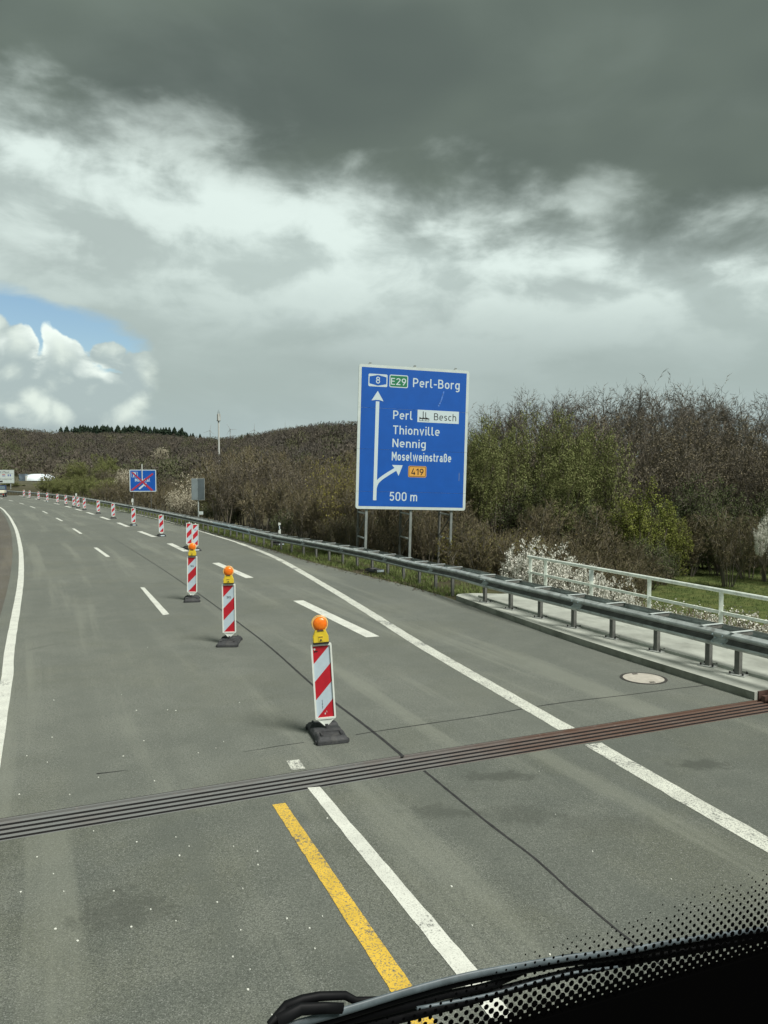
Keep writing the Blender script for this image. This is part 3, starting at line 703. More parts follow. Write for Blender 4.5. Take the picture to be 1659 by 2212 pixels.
# stroke-built traffic lettering (constant stroke width, rounded bowls)
SW0 = .135; XH = .72
def arc(cx, cy, rx, ry, a0, a1, n=9): return [(cx+rx*math.cos(R(a0+(a1-a0)*i/n)), cy+ry*math.sin(R(a0+(a1-a0)*i/n))) for i in range(n+1)]
def din_glyph(ch, s):
    h = s/2; W = .60; w = .52
    def bowl(x0, x1, y0, y1):
        r_ = (x1-x0)/2; cx = (x0+x1)/2; ry = min(r_*1.05, (y1-y0)/2); return arc(cx,y1-ry,r_,ry,0,180)+arc(cx,y0+ry,r_,ry,180,360)+[(x1,y1-ry),(x1,y1-ry+.01)]
    B_ = lambda y0, y1, xr, r_=None: [(h,y1)]+arc(xr-(r_ or (y1-y0)/2), (y0+y1)/2, (r_ or (y1-y0)/2), (y1-y0)/2, 90, -90)+[(h,y0)]
    rr = (w-s)/2
    g_ = {
    'P': (W, [[(h,0),(h,1)], B_(.44,1-h,W-h)]), 'B': (W+.02, [[(h,0),(h,1)], B_(.52,1-h,W-h-.03), B_(h,.52,W-h+.02)]),
    'e': (w, [[(h,XH*.5),(w-h,XH*.5),(w-h,XH-h-rr)]+arc(w/2,XH-h-rr,rr,rr,0,180)[1:]+arc(w/2,h+rr,rr,rr,180,315)]),
    'r': (.36, [[(h,0),(h,XH)], [(h,XH*.55)]+arc(h+.20,XH*.62,.20,XH*.38-h,180,90)+[(.36,XH-h)]]),
    'l': (.27, [[(h,1)]+[(h,.19)]+arc(h+.13,h+.12,.13,.12,180,270)+[(.27,h)]]), '-': (.34, [[(.0,.40),(.34,.40)]]),
    'o': (w, [bowl(h,w-h,h,XH-h)]), 'c': (.46, [arc(w/2,XH-h-rr,rr,rr,50,180)+arc(w/2,h+rr,rr,rr,180,310)]),
    'g': (w, [bowl(h,w-h,h,XH-h), [(w-h,XH),(w-h,-.08)]+arc(w/2,-.08,rr,.155,0,-140)]),
    'T': (.58, [[(0,1-h),(.58,1-h)],[(.29,1-h),(.29,0)]]), 'h': (w, [[(h,0),(h,1)],[(h,XH*.55)]+arc(w/2,XH-h-rr,rr,rr,180,0)+[(w-h,0)]]),
    'n': (w, [[(h,0),(h,XH)],[(h,XH*.55)]+arc(w/2,XH-h-rr,rr,rr,180,0)+[(w-h,0)]]),
    'm': (.82, [[(h,0),(h,XH)],[(h,XH*.55)]+arc(.245,XH-h-.175,.175,.175,180,0)+[(.42,0)],[(.42,XH*.55)]+arc(.585,XH-h-.165,.165,.175,180,0)+[(.75,0)]]),
    'i': (s, [[(h,0),(h,XH)],[(h,.86),(h,1)]]), 'v': (.50, [[(h*.8,XH),(.25,h*.4),(.50-h*.8,XH)]]),
    'w': (.78, [[(h*.8,XH),(.21,h*.4),(.39,XH-.02),(.57,h*.4),(.78-h*.8,XH)]]), 'N': (.64, [[(h,0),(h,1)],[(h,1-h*.3),(.64-h,h*.3)],[(.64-h,0),(.64-h,1)]]),
    'M': (.74, [[(h,0),(h,1)],[(h,1-h*.3),(.37,.36),(.74-h,1-h*.3)],[(.74-h,0),(.74-h,1)]]),
    's': (.46, [arc(.24,XH-h-.155,.165,.155,30,180)+arc(.24,XH-h-.16,.165,.135,180,255)+arc(.23,h+.14,.165,.14,75,0)+arc(.23,h+.14,.165,.14,0,-150)]),
    't': (.34, [[(.12,.93),(.12,.20)]+arc(.25,.20,.13,.20-h,180,270)+[(.34,h)],[(0,XH-h),(.33,XH-h)]]),
    'a': (w-.02, [[(w-.02-h,0),(w-.02-h,XH-.22)]+arc(w/2-.01,XH-h-.16,rr-.01,.16,0,150),[(w-.02-h,XH*.56),(.24,XH*.56)]+arc(.22,h+.14,.22-h,.15,90,270)+[(.3,h),(w-.02-h,h+.09)]]),
    'ß': (w, [[(h,0),(h,.74)]+arc(w/2-.01,.74,rr-.01,1-h-.74,180,0)+arc(w/2-.01,.70,rr-.01,.13,0,-80),[(w/2,.57)]+arc(w/2+.01,.57-.25,rr,.25,80,-90)+[(w/2-.04,.07)]]),
    '5': (.56, [[(.52,1-h),(.14,1-h),(.10,.56)]+arc(.28,.335,.28-h,.27,120,-155)]), '0': (.58, [bowl(h,.58-h,h,1-h)]),
    '8': (.58, [bowl(h+.02,.58-h-.02,.53,1-h), bowl(h,.58-h,h,.53)]), 'E': (.52, [[(h,0),(h,1)],[(h,1-h),(.52,1-h)],[(h,.52),(.47,.52)],[(h,h),(.52,h)]]),
    '2': (.56, [arc(.28,.72,.28-h,.28-h,170,-25)+[(h+.02,h+.02)],[(0,h),(.56,h)]]),
    '9': (.58, [bowl(h,.58-h,.42,1-h), arc(.29-h,.62,.58-.29,.30,0,-20)+[(.20,0)]]),
    '4': (.60, [[(.34,1),(.07,.26)],[(.03,.24),(.60,.24)],[(.44,.52),(.44,0)]]), '1': (.34, [[(.30-h+.03,0),(.30-h+.03,1)],[(.30-h+.03,.97),(0,.74)]])}
    return g_.get(ch)
def din_text(s, x0, x1, z0, z1, y_, name, matr, parent, stroke=SW0, gap=.15):
    quads = []; pen = 0
    for ch in s:
        if ch == ' ': pen += .30; continue
        wd, strokes = din_glyph(ch, stroke)
        for st in strokes: quads.append([(pen+x, z) for x, z in st])
        pen += wd+gap
    pen -= gap
    lo = -.235-0*stroke if 'g' in s else 0.0
    m_ = MB(); h = stroke/2
    for k, st in enumerate(quads):
        P_ = [Vector((x,z)) for x, z in st]; Q_ = [P_[0]]
        for p in P_[1:]:
            if (p-Q_[-1]).length > .004: Q_.append(p)
        P_ = Q_; n = len(P_); pts = []
        for i in range(n):
            d0 = (P_[i]-P_[i-1]).normalized() if i else (P_[1]-P_[0]).normalized(); d1 = (P_[i+1]-P_[i]).normalized() if i < n-1 else d0
            t_ = (d0+d1); t_ = t_.normalized() if t_.length > 1e-4 else d0; nn = Vector((-t_.y,t_.x)); c_ = max(.45, nn.dot(Vector((-d0.y,d0.x))))
            for sg_2 in (1,-1): pts.append(P_[i]+nn*(h/c_*sg_2))
        pp = [(x0+(q.x/pen)*(x1-x0), y_-.0004*(k%3), z0+(q.y-lo)/(1-lo)*(z1-z0)) for q in pts]
        m_.quadm(None, pp, [(2*i,2*i+1,2*i+3,2*i+2) for i in range(n-1)])
    return m_.build(name, matr, parent)
def make_beacon(lamp, reflector, sig, sticker=False, lean=0):
    root = empty('marker_beacon')
    # foot
    prof = [(-.40,0),(-.40,.055),(-.355,.095),(-.17,.118),(-.145,.085),(-.06,.085),(-.05,.105),(.05,.105),(.06,.085),(.145,.085),(.17,.118),(.355,.095),(.40,.055),(.40,0)]
    f_ = MB(); n = len(prof); W2 = .215
    pts = []
    for x_, k_ in ((-W2,.0),(-W2+.03,1),(W2-.03,1),(W2,.0)):
        pts += [(x_, y_, z_ if k_ else min(z_, .055)) for y_, z_ in prof]
    fc = [(a*n+i, a*n+(i+1)%n, (a+1)*n+(i+1)%n, (a+1)*n+i) for a in range(3) for i in range(n)]
    fc += [tuple(range(n-1,-1,-1)), tuple(3*n+i for i in range(n))]
    f_.quadm(None, pts, fc)
    for sy in (-1, 1):       # raised ribs and lugs moulded into the foot
        f_.box(-.15,-.12, min(sy*.19,sy*.33), max(sy*.19,sy*.33), .09,.124); f_.box(.12,.15, min(sy*.19,sy*.33), max(sy*.19,sy*.33), .09,.124)
        f_.box(-.12,.12, min(sy*.185,sy*.205), max(sy*.185,sy*.205), .09,.126)
        f_.box(-.235,-.16, min(sy*.30,sy*.36), max(sy*.30,sy*.36), 0,.05); f_.box(.16,.235, min(sy*.30,sy*.36), max(sy*.30,sy*.36), 0,.05)
    foot = f_.build('foot', M['rubber'], root, bevel=.006)
    if reflector: MB().box(-.10,.12,-.412,-.40,.03,.085).build('reflector', M['sign_letter'], foot)
    MB().tube((0,0,.085),(0,0,.165),.035,.028,n=10).build('socket', M['rubber'], root)
    x0, x1 = -BWd/2, BWd/2; z0, z1 = BZ0, BZ0+BH
    fr = MB(); outer = rrect(x0,x1,z0,z1,.022); inner = rrect(x0+.024,x1-.024,z0+.026,z1-.026,.008)
    ring_frame(fr, outer, inner, -.024, .024)
    fr.poly([(-.016,.14),(.016,.14),(.118,z0+.002),(-.118,z0+.002)], -.012, .012)
    fr.poly([(-.022,.14),(-.010,.14),(-.100,z0+.004),(-.124,z0+.004)], -.019, .019); fr.poly([(.010,.14),(.022,.14),(.124,z0+.004),(.100,z0+.004)], -.019, .019)
    if not lamp: fr.box(-.022,.022,-.02,.02,z1,z1+.05)
    board = fr.build('board', M['white_plastic'], root)
    a0, a1 = x0+.0235, x1-.0235; b0, b1 = z0+.0255, z1-.0255; HH = b1-b0
    MB().box(a0,a1,-.006,.006,b0,b1).build('white_film', M['white_film'], board)
    t = lambda f, q: (a0+(a1-a0)*f, b1-HH*q)
    for pl in ([t(0,0),t(.985,0),t(0,.25)], [t(0,.5),t(1,.245),t(1,.5),t(0,.755)], [t(.03,1),t(1,.745),t(1,1)]):
        MB().poly(pl[::-1], -.0085, -.0062).build('red_stripe', M['red_film'], board)
    if sig: text_obj('SIG', -.045, .045, b1-.285, b1-.235, -.0075, 'lettering', M['black'], board, .012)
    if sticker:
        m_ = MB(); c_ = t(.10,.045); m_.poly([(c_[0]+.014*math.cos(k*.524), c_[1]+.014*math.sin(k*.524)) for k in range(12)], -.0105, -.009); m_.build('round_sticker', M['sign_white'], board)
        m_ = MB()
        for k in range(6): xx, zz = t(.06+.035*k, .078-.004*(k%2)); m_.box(xx, xx+.012, -.0105, -.009, zz-.014+.004*(k%3), zz+.006)
        m_.build('black_lettering', M['black'], board)
        m_ = MB(); xx, zz = t(.47,.955); m_.poly([(xx,zz-.01),(xx+.014,zz-.004),(xx+.009,zz+.02),(xx-.003,zz+.014)], -.0105, -.009); m_.poly([(xx+.025,zz+.02),(xx+.033,zz+.02),(xx+.024,zz+.06)], -.0105, -.009); m_.build('scuff', M['sign_white'], board)
        m_ = MB(); xx, zz = t(.36,.83)
        for k in range(7): m_.box(xx+.002*(k%3)-.003, xx+.004+.002*(k%2), -.0105, -.009, zz-.045+k*.018, zz-.033+k*.018)
        m_.build('scrawl', M['sign_back_dark'], board)
    if lamp:
        lp = empty('warning_lamp'); lp.parent = root; lp.location = (0,0,z1)
        MB().box(-.11,.11,-.052,.052,.002,.022).build('lamp_foot', M['black'], lp, bevel=.004)
        pts = [(-.108,.022),(.108,.022),(.108,.105),(.085,.16),(.072,.20),(-.072,.20),(-.085,.16),(-.108,.105)]
        MB().poly(pts, -.048, .048).build('housing', M['yellow_plastic'], lp, bevel=.008)
        MB().box(-.034,.034,-.054,-.045,.045,.12).build('panel', M['yellow_plastic'], lp, bevel=.003)
        MB().box(-.028,.028,-.0555,-.053,.098,.108).build('name_strip', M['rust'], lp)
        MB().tube((0,-.060,.062),(0,-.050,.062),.013,n=12).build('key_lock', M['iron'], lp)
        # lens: two shallow amber domes
        cz = .280; rr_ = .096; m_ = MB()
        for sy in (-1,1):
            P_ = []; nr, ns = 6, 28
            for i in range(1, nr+1):
                a_ = i/nr*math.pi/2; P_ += [(rr_*math.sin(a_)*math.cos(2*math.pi*k/ns), sy*(.028+.040*math.cos(a_)), cz+rr_*math.sin(a_)*math.sin(2*math.pi*k/ns)) for k in range(ns)]
            o_ = len(P_); P_.append((0, sy*.068, cz))
            F_ = [(i*ns+k, i*ns+(k+1)%ns, (i+1)*ns+(k+1)%ns, (i+1)*ns+k) for i in range(nr-1) for k in range(ns)]+[(o_, k, (k+1)%ns) for k in range(ns)]
            m_.quadm(None, P_, F_)
        m_.tube((0,-.028,cz),(0,.028,cz),rr_,n=28,cap=False)
        lo_ = m_.build('lens', M['lens'], lp, smooth=True)
        bm = bmesh.new(); bm.from_mesh(lo_.data); bmesh.ops.remove_doubles(bm, verts=bm.verts, dist=.0005); bmesh.ops.recalc_face_normals(bm, faces=bm.faces); bm.to_mesh(lo_.data); bm.free()
        m_ = MB()
        for rad_, y_, mj in ((.105,-.030,.006),(.111,.03,.005)):
            pp = [(rad_*math.cos(R(k)), y_, cz+rad_*math.sin(R(k))) for k in range(-50,231,10)]
            for q0, q1 in zip(pp, pp[1:]): m_.tube(q0, q1, mj, n=6, cap=False)
        m_.build('lens_rim', M['amber_clear'], lp)
        MB().poly([(-.05,.185),(.05,.185),(.03,.205),(-.03,.205)], -.056, -.046).build('lens_foot', M['rust'], lp)
    return root
kinds = {}
def beacon(kind, loc, lean, yaw, footyaw, label, group):
    if kind not in kinds: kinds[kind] = r_ = make_beacon(*kind)
    else: r_ = copy_tree(kinds[kind])
    if 'label' in r_.keys(): pass
    r_.location = loc; r_.rotation_euler = (0,0,yaw)
    for ch in r_.children:
        if ch.name.startswith('foot'): ch.rotation_euler = (0,0,footyaw-yaw)
        elif not ch.name.startswith('socket'): ch.rotation_euler = (0, lean, 0)
        if ch.name.startswith('warning_lamp'): ch.location = (math.sin(lean)*(BZ0+BH), 0, math.cos(lean)*(BZ0+BH))
    tag(r_, label, 'beacon', group); return r_
LG = 'striped beacons with orange warning lamps'; FG = 'striped beacons without lamps along the lane edge'
beacon((True,False,False,True), at(706,1588), R(-3.4), R(8), R(17), 'nearest beacon, leaning left, orange lamp on top, white sticker in its top red corner', LG)
beacon((True,False,True,False), at(496,1390), R(-.4), R(4), R(3), 'upright lamp beacon with black lettering, between the leaning front one and the third lamp', LG)
beacon((True,False,True,False), at(415,1297), R(.8), R(3), R(14), 'smallest of the three lamp beacons, its lamp overlapping the pair behind', LG)
BL = [(185,745,0),(228,754,0),(297,767,0),(365,779,1),(443,793,0),(508,808,0),(569,820,0),(602,829,0),(650,843,0),(757,871,0),(873,909,0),(1028,963,1),(1243,1045,1),(1455,1140,0),(1503,1155,1)]
lab = ['farthest red and white beacon, at the far bend below the white dome','second farthest beacon, just right of the last one under the white dome',
 'small beacon standing below the bushes right of the white dome','fourth beacon from the far bend, white strip on its foot','fifth beacon from the far bend, below olive bushes',
 'sixth beacon from the far bend, just left of two close together','left of two distant beacons standing close together','right of two distant beacons standing close together',
 'beacon just right of the close distant pair, in front of the rail','beacon standing midway between the distant close pair and the blue parking sign','beacon left of the parking sign, on the dashed line',
 'beacon directly below the crossed out blue parking sign','lone beacon with small lettering between parking sign and grey folded sign','left and rear beacon of the overlapping pair behind the third lamp','right beacon of the overlapping pair, white strip on its dark foot']
for (a_, b_, rf), lb in zip(BL, lab):
    sig = (a_, b_) in ((1243,1045),(1503,1155))
    beacon((False,bool(rf),sig,False), at(a_/3.563, 864.8+b_/3.563), R(random.uniform(-1,1)), R(20), R(24), lb, FG)

# ================================================================== big blue sign
BLc = Vector((-1.26,34.0,2.21)); BRc = Vector((3.73,35.3,2.07)); SW = (BRc-BLc).length; SH = 6.38
ex = (BRc-BLc).normalized(); nb_ = Vector((ex.y,-ex.x,0)).normalized(); ez = ex.cross(-nb_).normalized()   # nb_ faces the camera
if ez.z < 0: ez = -ez
SM = Matrix(((ex.x,-nb_.x,ez.x,BLc.x),(ex.y,-nb_.y,ez.y,BLc.y),(ex.z,-nb_.z,ez.z,BLc.z),(0,0,0,1)))
sg_ = empty('direction_sign', (0,0,0), label='large blue motorway direction sign on three lattice legs behind the guard rail', cat='road sign')
sg_.matrix_world = SM
# measured quad of the sign in the enlarged photograph, used to lay out its print
TLc, TRc, BRq, BLq = [np.array(p, float) for p in ((180,100),(1322,172),(1295,1605),(157,1592))]
def Hmat():
    A_ = []; 
    for (x_, y_), (u_, v_) in zip((TLc,TRc,BRq,BLq), ((0,SH),(SW,SH),(SW,0),(0,0))):
        A_.append([x_,y_,1,0,0,0,-u_*x_,-u_*y_,u_]); A_.append([0,0,0,x_,y_,1,-v_*x_,-v_*y_,v_])
    A_ = np.array(A_); s_ = np.linalg.solve(A_[:,:8], A_[:,8]); return np.append(s_, 1).reshape(3,3)
HM = Hmat()
def sq(x_, y_): q_ = HM@np.array([x_,y_,1.0]); return (q_[0]/q_[2], q_[1]/q_[2])
seams_z = [0, sq(165,1410)[1], sq(165,972)[1], sq(170,545)[1], SH]
BR_ = .125
for k in range(4):
    z0, z1 = seams_z[k]+(.004 if k else 0), seams_z[k+1]-(.004 if k < 3 else 0)
    pn_ = MB().poly(rrect(0,SW,z0,z1,.11,6,(k==0,k==3,k==3,k==0)), 0, .06).build('panel', M['sign_white'], sg_)
    b0 = z0+BR_ if k == 0 else z0; b1 = z1-BR_ if k == 3 else z1
    MB().box(BR_, SW-BR_, -.003, -.0005, b0, b1).build('blue_field', M['sign_blue'], pn_)
YT = -.0045
def stext(s, xl, yl, xr, yr, name='lettering', matr=None, bold=.135, y_=YT):
    """xl,yl = top left, xr,yr = bottom right of the word in the enlarged photograph"""
    u0, v1 = sq(xl, yl); u1, v0 = sq(xr, yr); din_text(s, u0, u1, v0, v1, y_, name, matr or M['sign_letter'], sg_, bold)
stext('Perl-Borg', 741,246,1222,386); stext('Perl', 539,578,737,676); stext('Thionville', 539,732,1020,840)
stext('Nennig', 534,869,878,987); stext('Moselweinstraße', 529,1003,1143,1110, bold=.165); stext('500 m', 509,1416,795,1512)
def spoly(pts, y0, y1, name, matr, parent=sg_):
    P_ = [sq(*p) for p in pts]; a_ = sum(P_[i][0]*P_[(i+1)%len(P_)][1]-P_[(i+1)%len(P_)][0]*P_[i][1] for i in range(len(P_)))
    if a_ < 0: P_ = P_[::-1]
    return MB().poly(P_, y0, y1).build(name, matr, parent)
def sring(x0,z0,x1,z1,r_,t_,name,matr,y0,y1,parent=None):
    m_ = MB(); ring_frame(m_, rrect(x0,x1,z0,z1,r_), rrect(x0+t_,x1-t_,z0+t_,z1-t_,max(.004,r_-t_)), y0, y1); return m_.build(name, matr, parent or sg_)
# motorway number shield 8
u0, v0 = sq(277,330); u1, v1 = sq(476,212)
sring(u0,v0,u1,v1,.06,.045,'shield_border',M['sign_letter'],-.0055,-.0035)
cx_ = (u0+u1)/2
for s_ in (1,-1):
    zt = v1 if s_ > 0 else v0; e = zt-s_*.04
    for q in ([(u0+.04,e),(cx_,e),(u0+.04,e-s_*.085)], [(u1-.04,e),(cx_,e),(u1-.04,e-s_*.085)]):
        MB().poly(q if s_ < 0 else q[::-1], -.0055, -.0035).build('shield_border', M['sign_letter'], sg_)
stext('8', 357,232,398,305)
# green E 29
u0, v0 = sq(495,340); u1, v1 = sq(690,222)
MB().poly(rrect(u0,u1,v0,v1,.07), -.0055, -.0035).build('route_plate', M['sign_letter'], sg_)
MB().poly(rrect(u0+.04,u1-.04,v0+.04,v1-.04,.04), -.0075, -.0058).build('route_plate_green', M['sign_green'], sg_)
stext('E29', 512,244,668,323, y_=-.0085)
# white box, works symbol and Besch
spoly([(791,570),(1219,591),(1217,716),(789,697)], -.0055, -.0035, 'white_box', M['sign_letter'])
stext('Besch', 962,606,1190,688, matr=M['black'], y_=-.0068, bold=.11)
fm = [[(810,650),(843,652),(843,660),(811,658)]]
for pts in ([(845,588),(853,588),(853,655),(845,655)], [(871,597),(879,597),(879,657),(871,657)],
            [(810,645),(843,660),(843,645),(876,661),(876,647),(911,663),(911,672),(810,665)]):
    spoly(pts, -.0072, -.006, 'works_symbol', M['black'])
u0, v0 = sq(810,684); u1, v1 = sq(911,660)
for k in range(3):
    w3 = (u1-u0)/3; sring(u0+k*w3-.005,v0,u0+(k+1)*w3+.005,v1,.008,.016,'works_symbol',M['black'],-.0085,-.0074)
# 419
u0, v0 = sq(699,1263); u1, v1 = sq(889,1152)
MB().poly(rrect(u0,u1,v0,v1,.07), -.0055, -.0035).build('number_plate', M['sign_orange'], sg_)
sring(u0+.025,v0+.025,u1-.025,v1-.025,.055,.022,'number_border',M['black'],-.0072,-.0058)
stext('419', 732,1174,858,1244, matr=M['black'], y_=-.0085)
# arrows
spoly([(337,1503),(372,1504),(394,488),(357,485)], -.0058, -.0035, 'arrow', M['sign_letter'])
spoly([(376,379),(437,487),(394,473),(357,471),(312,477)], -.0063, -.004, 'arrow', M['sign_letter'])
cc = catmull([(356,1430),(359,1375),(380,1320),(420,1280),(480,1238),(545,1198),(590,1170)], 8)
lft, rgt = [], []
for i in range(len(cc)):
    d = (cc[min(i+1,len(cc)-1)]-cc[max(0,i-1)]).normalized(); n_ = Vector((-d.y,d.x,0))*17
    lft.append(tuple((cc[i]+n_)[:2])); rgt.append(tuple((cc[i]-n_)[:2]))
m_ = MB(); P_ = [(*[sq(*p) for p in (a,)][0],) for a in lft]; Q_ = [sq(*p) for p in rgt]
pts = [(x,-.0068,z) for x,z in P_]+[(x,-.0068,z) for x,z in Q_]+[(x,-.0040,z) for x,z in P_]+[(x,-.0040,z) for x,z in Q_]; n = len(P_)
m_.quadm(None, pts, [(i,i+1,n+i+1,n+i) for i in range(n-1)]+[(i,2*n+i,2*n+i+1,i+1) for i in range(n-1)]+[(n+i,n+i+1,3*n+i+1,3*n+i) for i in range(n-1)])
m_.build('arrow', M['sign_letter'], sg_)
spoly([(642,1142),(600,1252),(572,1190),(531,1139)], -.0073, -.005, 'arrow', M['sign_letter'])
# scratches
spoly([(1226,1218),(1231,1218),(1229,1300),(1225,1302)], -.004, -.0032, 'scratch', M['sign_back'])
spoly([(1055,380),(1066,382),(1040,478),(1010,545),(1000,530),(1030,470)], -.0038, -.0032, 'scuff', mat('scuff_blue', (.06,.16,.46), .5, var=.6, vscale=14))
# lattice legs
GP0 = mat('galv_post', (.20,.225,.21), .55, .2, var=.2, vscale=3)
for k, uu in enumerate((.52, 2.58, 4.52)):
    leg = empty('lattice_leg'); leg.parent = sg_
    zb = -2.6 if k < 2 else -3.6
    m_ = MB(); m_.box(uu-.055,uu+.055,.07,.078,zb,SH+.10); m_.box(uu-.006,uu+.006,.078,.16,zb,SH+.06); m_.box(uu-.055,uu+.055,.16,.168,zb,SH+.06)
    m_.build('front_post', GP0, leg)
    MB().tube((uu,1.75,zb),(uu,1.75,SH*.5),.06,n=10).build('rear_post', M['galv_dark'], leg)
    for j in range(5):
        z_ = -.22-j*1.12+3.36
        MB().bar((uu,.17,z_),(uu,1.70,z_+.02),.05,.06).build('cross_bar', M['galv'], leg)
        MB().bar((uu+.02,.17,z_-.05),(uu-.02,1.70,z_-1.05),.03,.045).build('diagonal_brace', M['galv_dark'], leg)
    MB().box(uu-.06,uu+.06,.02,.09,SH-.02,SH+.035).build('top_clip', M['galv'], leg)
for z_ in (.5, 2.0, 3.6, 5.4):
    MB().box(.05,SW-.05,.061,.0695,z_-.05,z_+.05).build('back_rail', M['alu'], sg_)

# ================================================================== crossed-out parking sign
def board_frame(Vx0, Vx1, Vyt, Vyb, D, yaw):
    p0 = atd((Vx0+Vx1)/2, Vyb, D); p1 = atd((Vx0+Vx1)/2, Vyt, D); return p0, (Vx1-Vx0)/1661*D/math.cos(yaw), p1.z-p0.z
p0, W_, H_ = board_frame(281.5,336.5,1014.6,1062,77,R(8))
ps = empty('parking_sign', p0, R(8), 'blue parking sign crossed out with red tape, white rod above it', 'road sign')
pb = MB().poly(rrect(-W_/2,W_/2,0,H_,.09), 0, .04).build('board', M['sign_letter'], ps)
MB().poly(rrect(-W_/2+.075,W_/2-.075,.075,H_-.075,.04), -.004, -.001).build('blue_field', M['sign_blue'], pb)
def pq(x_, y_): return ((x_-600)/(885-600)*W_-W_/2, (345-y_)/(345-90)*H_)
def ppoly(pts, y0, y1, name, matr):
    P_ = [pq(*p) for p in pts]; a_ = sum(P_[i][0]*P_[(i+1)%len(P_)][1]-P_[(i+1)%len(P_)][0]*P_[i][1] for i in range(len(P_)))
    MB().poly(P_ if a_ > 0 else P_[::-1], y0, y1).build(name, matr, ps)
x0, z0 = pq(622,178); x1, z1 = pq(688,116); m_ = MB(); ring_frame(m_, rrect(x0,x1,z0,z1,.02), rrect(x0+.03,x1-.03,z0+.03,z1-.03,.01), -.007, -.0045); m_.build('symbol_border', M['sign_letter'], ps)
x0, z0 = pq(640,172); x1, z1 = pq(672,122); text_obj('P', x0,x1,z0,z1,-.008,'lettering',M['sign_letter'],ps,.03)
x0, z0 = pq(658,229); x1, z1 = pq(818,192); din_text('Moseltal', x0,x1,z0,z1,-.008,'lettering',M['sign_letter'],ps,.17)
ppoly([(694,308),(708,320),(760,272),(748,258)], -.008,-.005,'arrow',M['sign_letter']); ppoly([(782,240),(738,246),(752,262),(768,290),(776,268)], -.0085,-.0055,'arrow',M['sign_letter'])
ppoly([(620,122),(634,116),(856,330),(830,338)], -.016,-.012,'red_tape',M['red_x']); ppoly([(846,128),(858,142),(632,334),(606,330)], -.021,-.017,'red_tape',M['red_x'])
x0, z0 = pq(732,215); x1, z1 = pq(740,24); MB().box(x0,x1,-.05,-.025,z0,z1).build('white_rod', M['white_plastic'], ps)
for xx in (-W_*.36, W_*.30): MB().tube((xx,.07,-3.6),(xx,.07,H_*.9),.03,n=8).build('post', M['galv_dark'], ps)
# ------------------------------------------------------------------ folded grey sign
p0, W_, H_ = board_frame(414,442,1033.5,1080.3,56,R(5))
fs = empty('folded_sign', p0, R(5), 'small grey folded shut road sign on one post before the white blossom', 'road sign')
MB().box(-W_/2,W_/2,0,.05,0,H_).build('frame', M['alu'], fs)
MB().box(-W_/2+.03,-.02,-.022,-.002,.03,H_-.03).build('light_flap', M['sign_back'], fs); MB().box(-.014,W_/2-.03,-.010,-.002,.03,H_-.03).build('dark_flap', M['sign_back_dark'], fs)
for zz in (.12,H_/2,H_-.14): MB().box(-.04,.01,-.028,-.022,zz,zz+.05).build('hinge', M['galv_dark'], fs)
MB().tube((0,.10,-2.6),(0,.10,H_*.9),.045,n=10).build('post', M['galv'], fs)
p1 = atd(432.3,1108.5,55.6)
np_ = tag(MB().box(-.14,.14,-.01,.01,-.11,.11).build('number_plate', M['sign_white'], fs)); np_.location = (p1.x-p0.x, -.15, p1.z-p0.z)
text_obj('3.4', -.07,.06,-.04,.04,-.012,'lettering',M['black'],np_)
# ------------------------------------------------------------------ toll sign at far left
D = 186; pr = atd(30,1044,D); Ws = 5.8
ts = empty('toll_sign', (pr.x-Ws/2,D,pr.z), R(6), 'white toll information board with flags at the far left bend', 'road sign')
Ht = (1044-1014.8)/1661*D
bd = MB().poly(rrect(-Ws/2,Ws/2,0,Ht,.1), 0, .08).build('board', M['alu'], ts); MB().box(-Ws/2+.09,Ws/2-.09,-.006,-.002,.09,Ht-.09).build('white_face', M['sign_white'], bd)
text_obj('LKW-Maut', -1.6,1.75,Ht-.78,Ht-.32,-.01,'lettering',M['black'],ts,.0)
for zz in (Ht-.95, Ht*.36): MB().box(-Ws/2+.2,Ws/2-.2,-.012,-.008,zz,zz+.03).build('divider_line', M['black'], ts)
for k, (xx, cols) in enumerate(((-2.2,('flag_red','sign_white','flag_blue')),(-.95,('black','flag_red','flag_gold')),(.45,('flag_red','sign_white','flag_blue')),(1.75,('flag_blue','sign_white','flag_blue')))):
    for j, cn in enumerate(cols):
        if k == 3 or k == 0: MB().box(xx-.36+j*.24,xx-.36+(j+1)*.24-.002,-.012,-.008,Ht*.52,Ht*.66).build('flag_band', M[cn], ts)
        else: MB().box(xx-.36,xx+.36,-.012,-.008,Ht*.66-(j+1)*Ht*.047,Ht*.66-j*Ht*.047-.002).build('flag_band', M[cn], ts)
text_obj('www.toll-collect.de', -2.3,2.3,Ht*.25,Ht*.33,-.01,'lettering',M['black'],ts)
m_ = MB(); m_.box(-.9,-.45,-.012,-.008,.25,.5); m_.box(-.47,.2,-.012,-.008,.25,.62); m_.build('lorry_symbol', M['black'], ts)
for xx in (-Ws*.34, Ws*.34): MB().tube((xx,.15,-2.4),(xx,.15,Ht*.9),.08,n=8).build('post', M['galv'], ts)

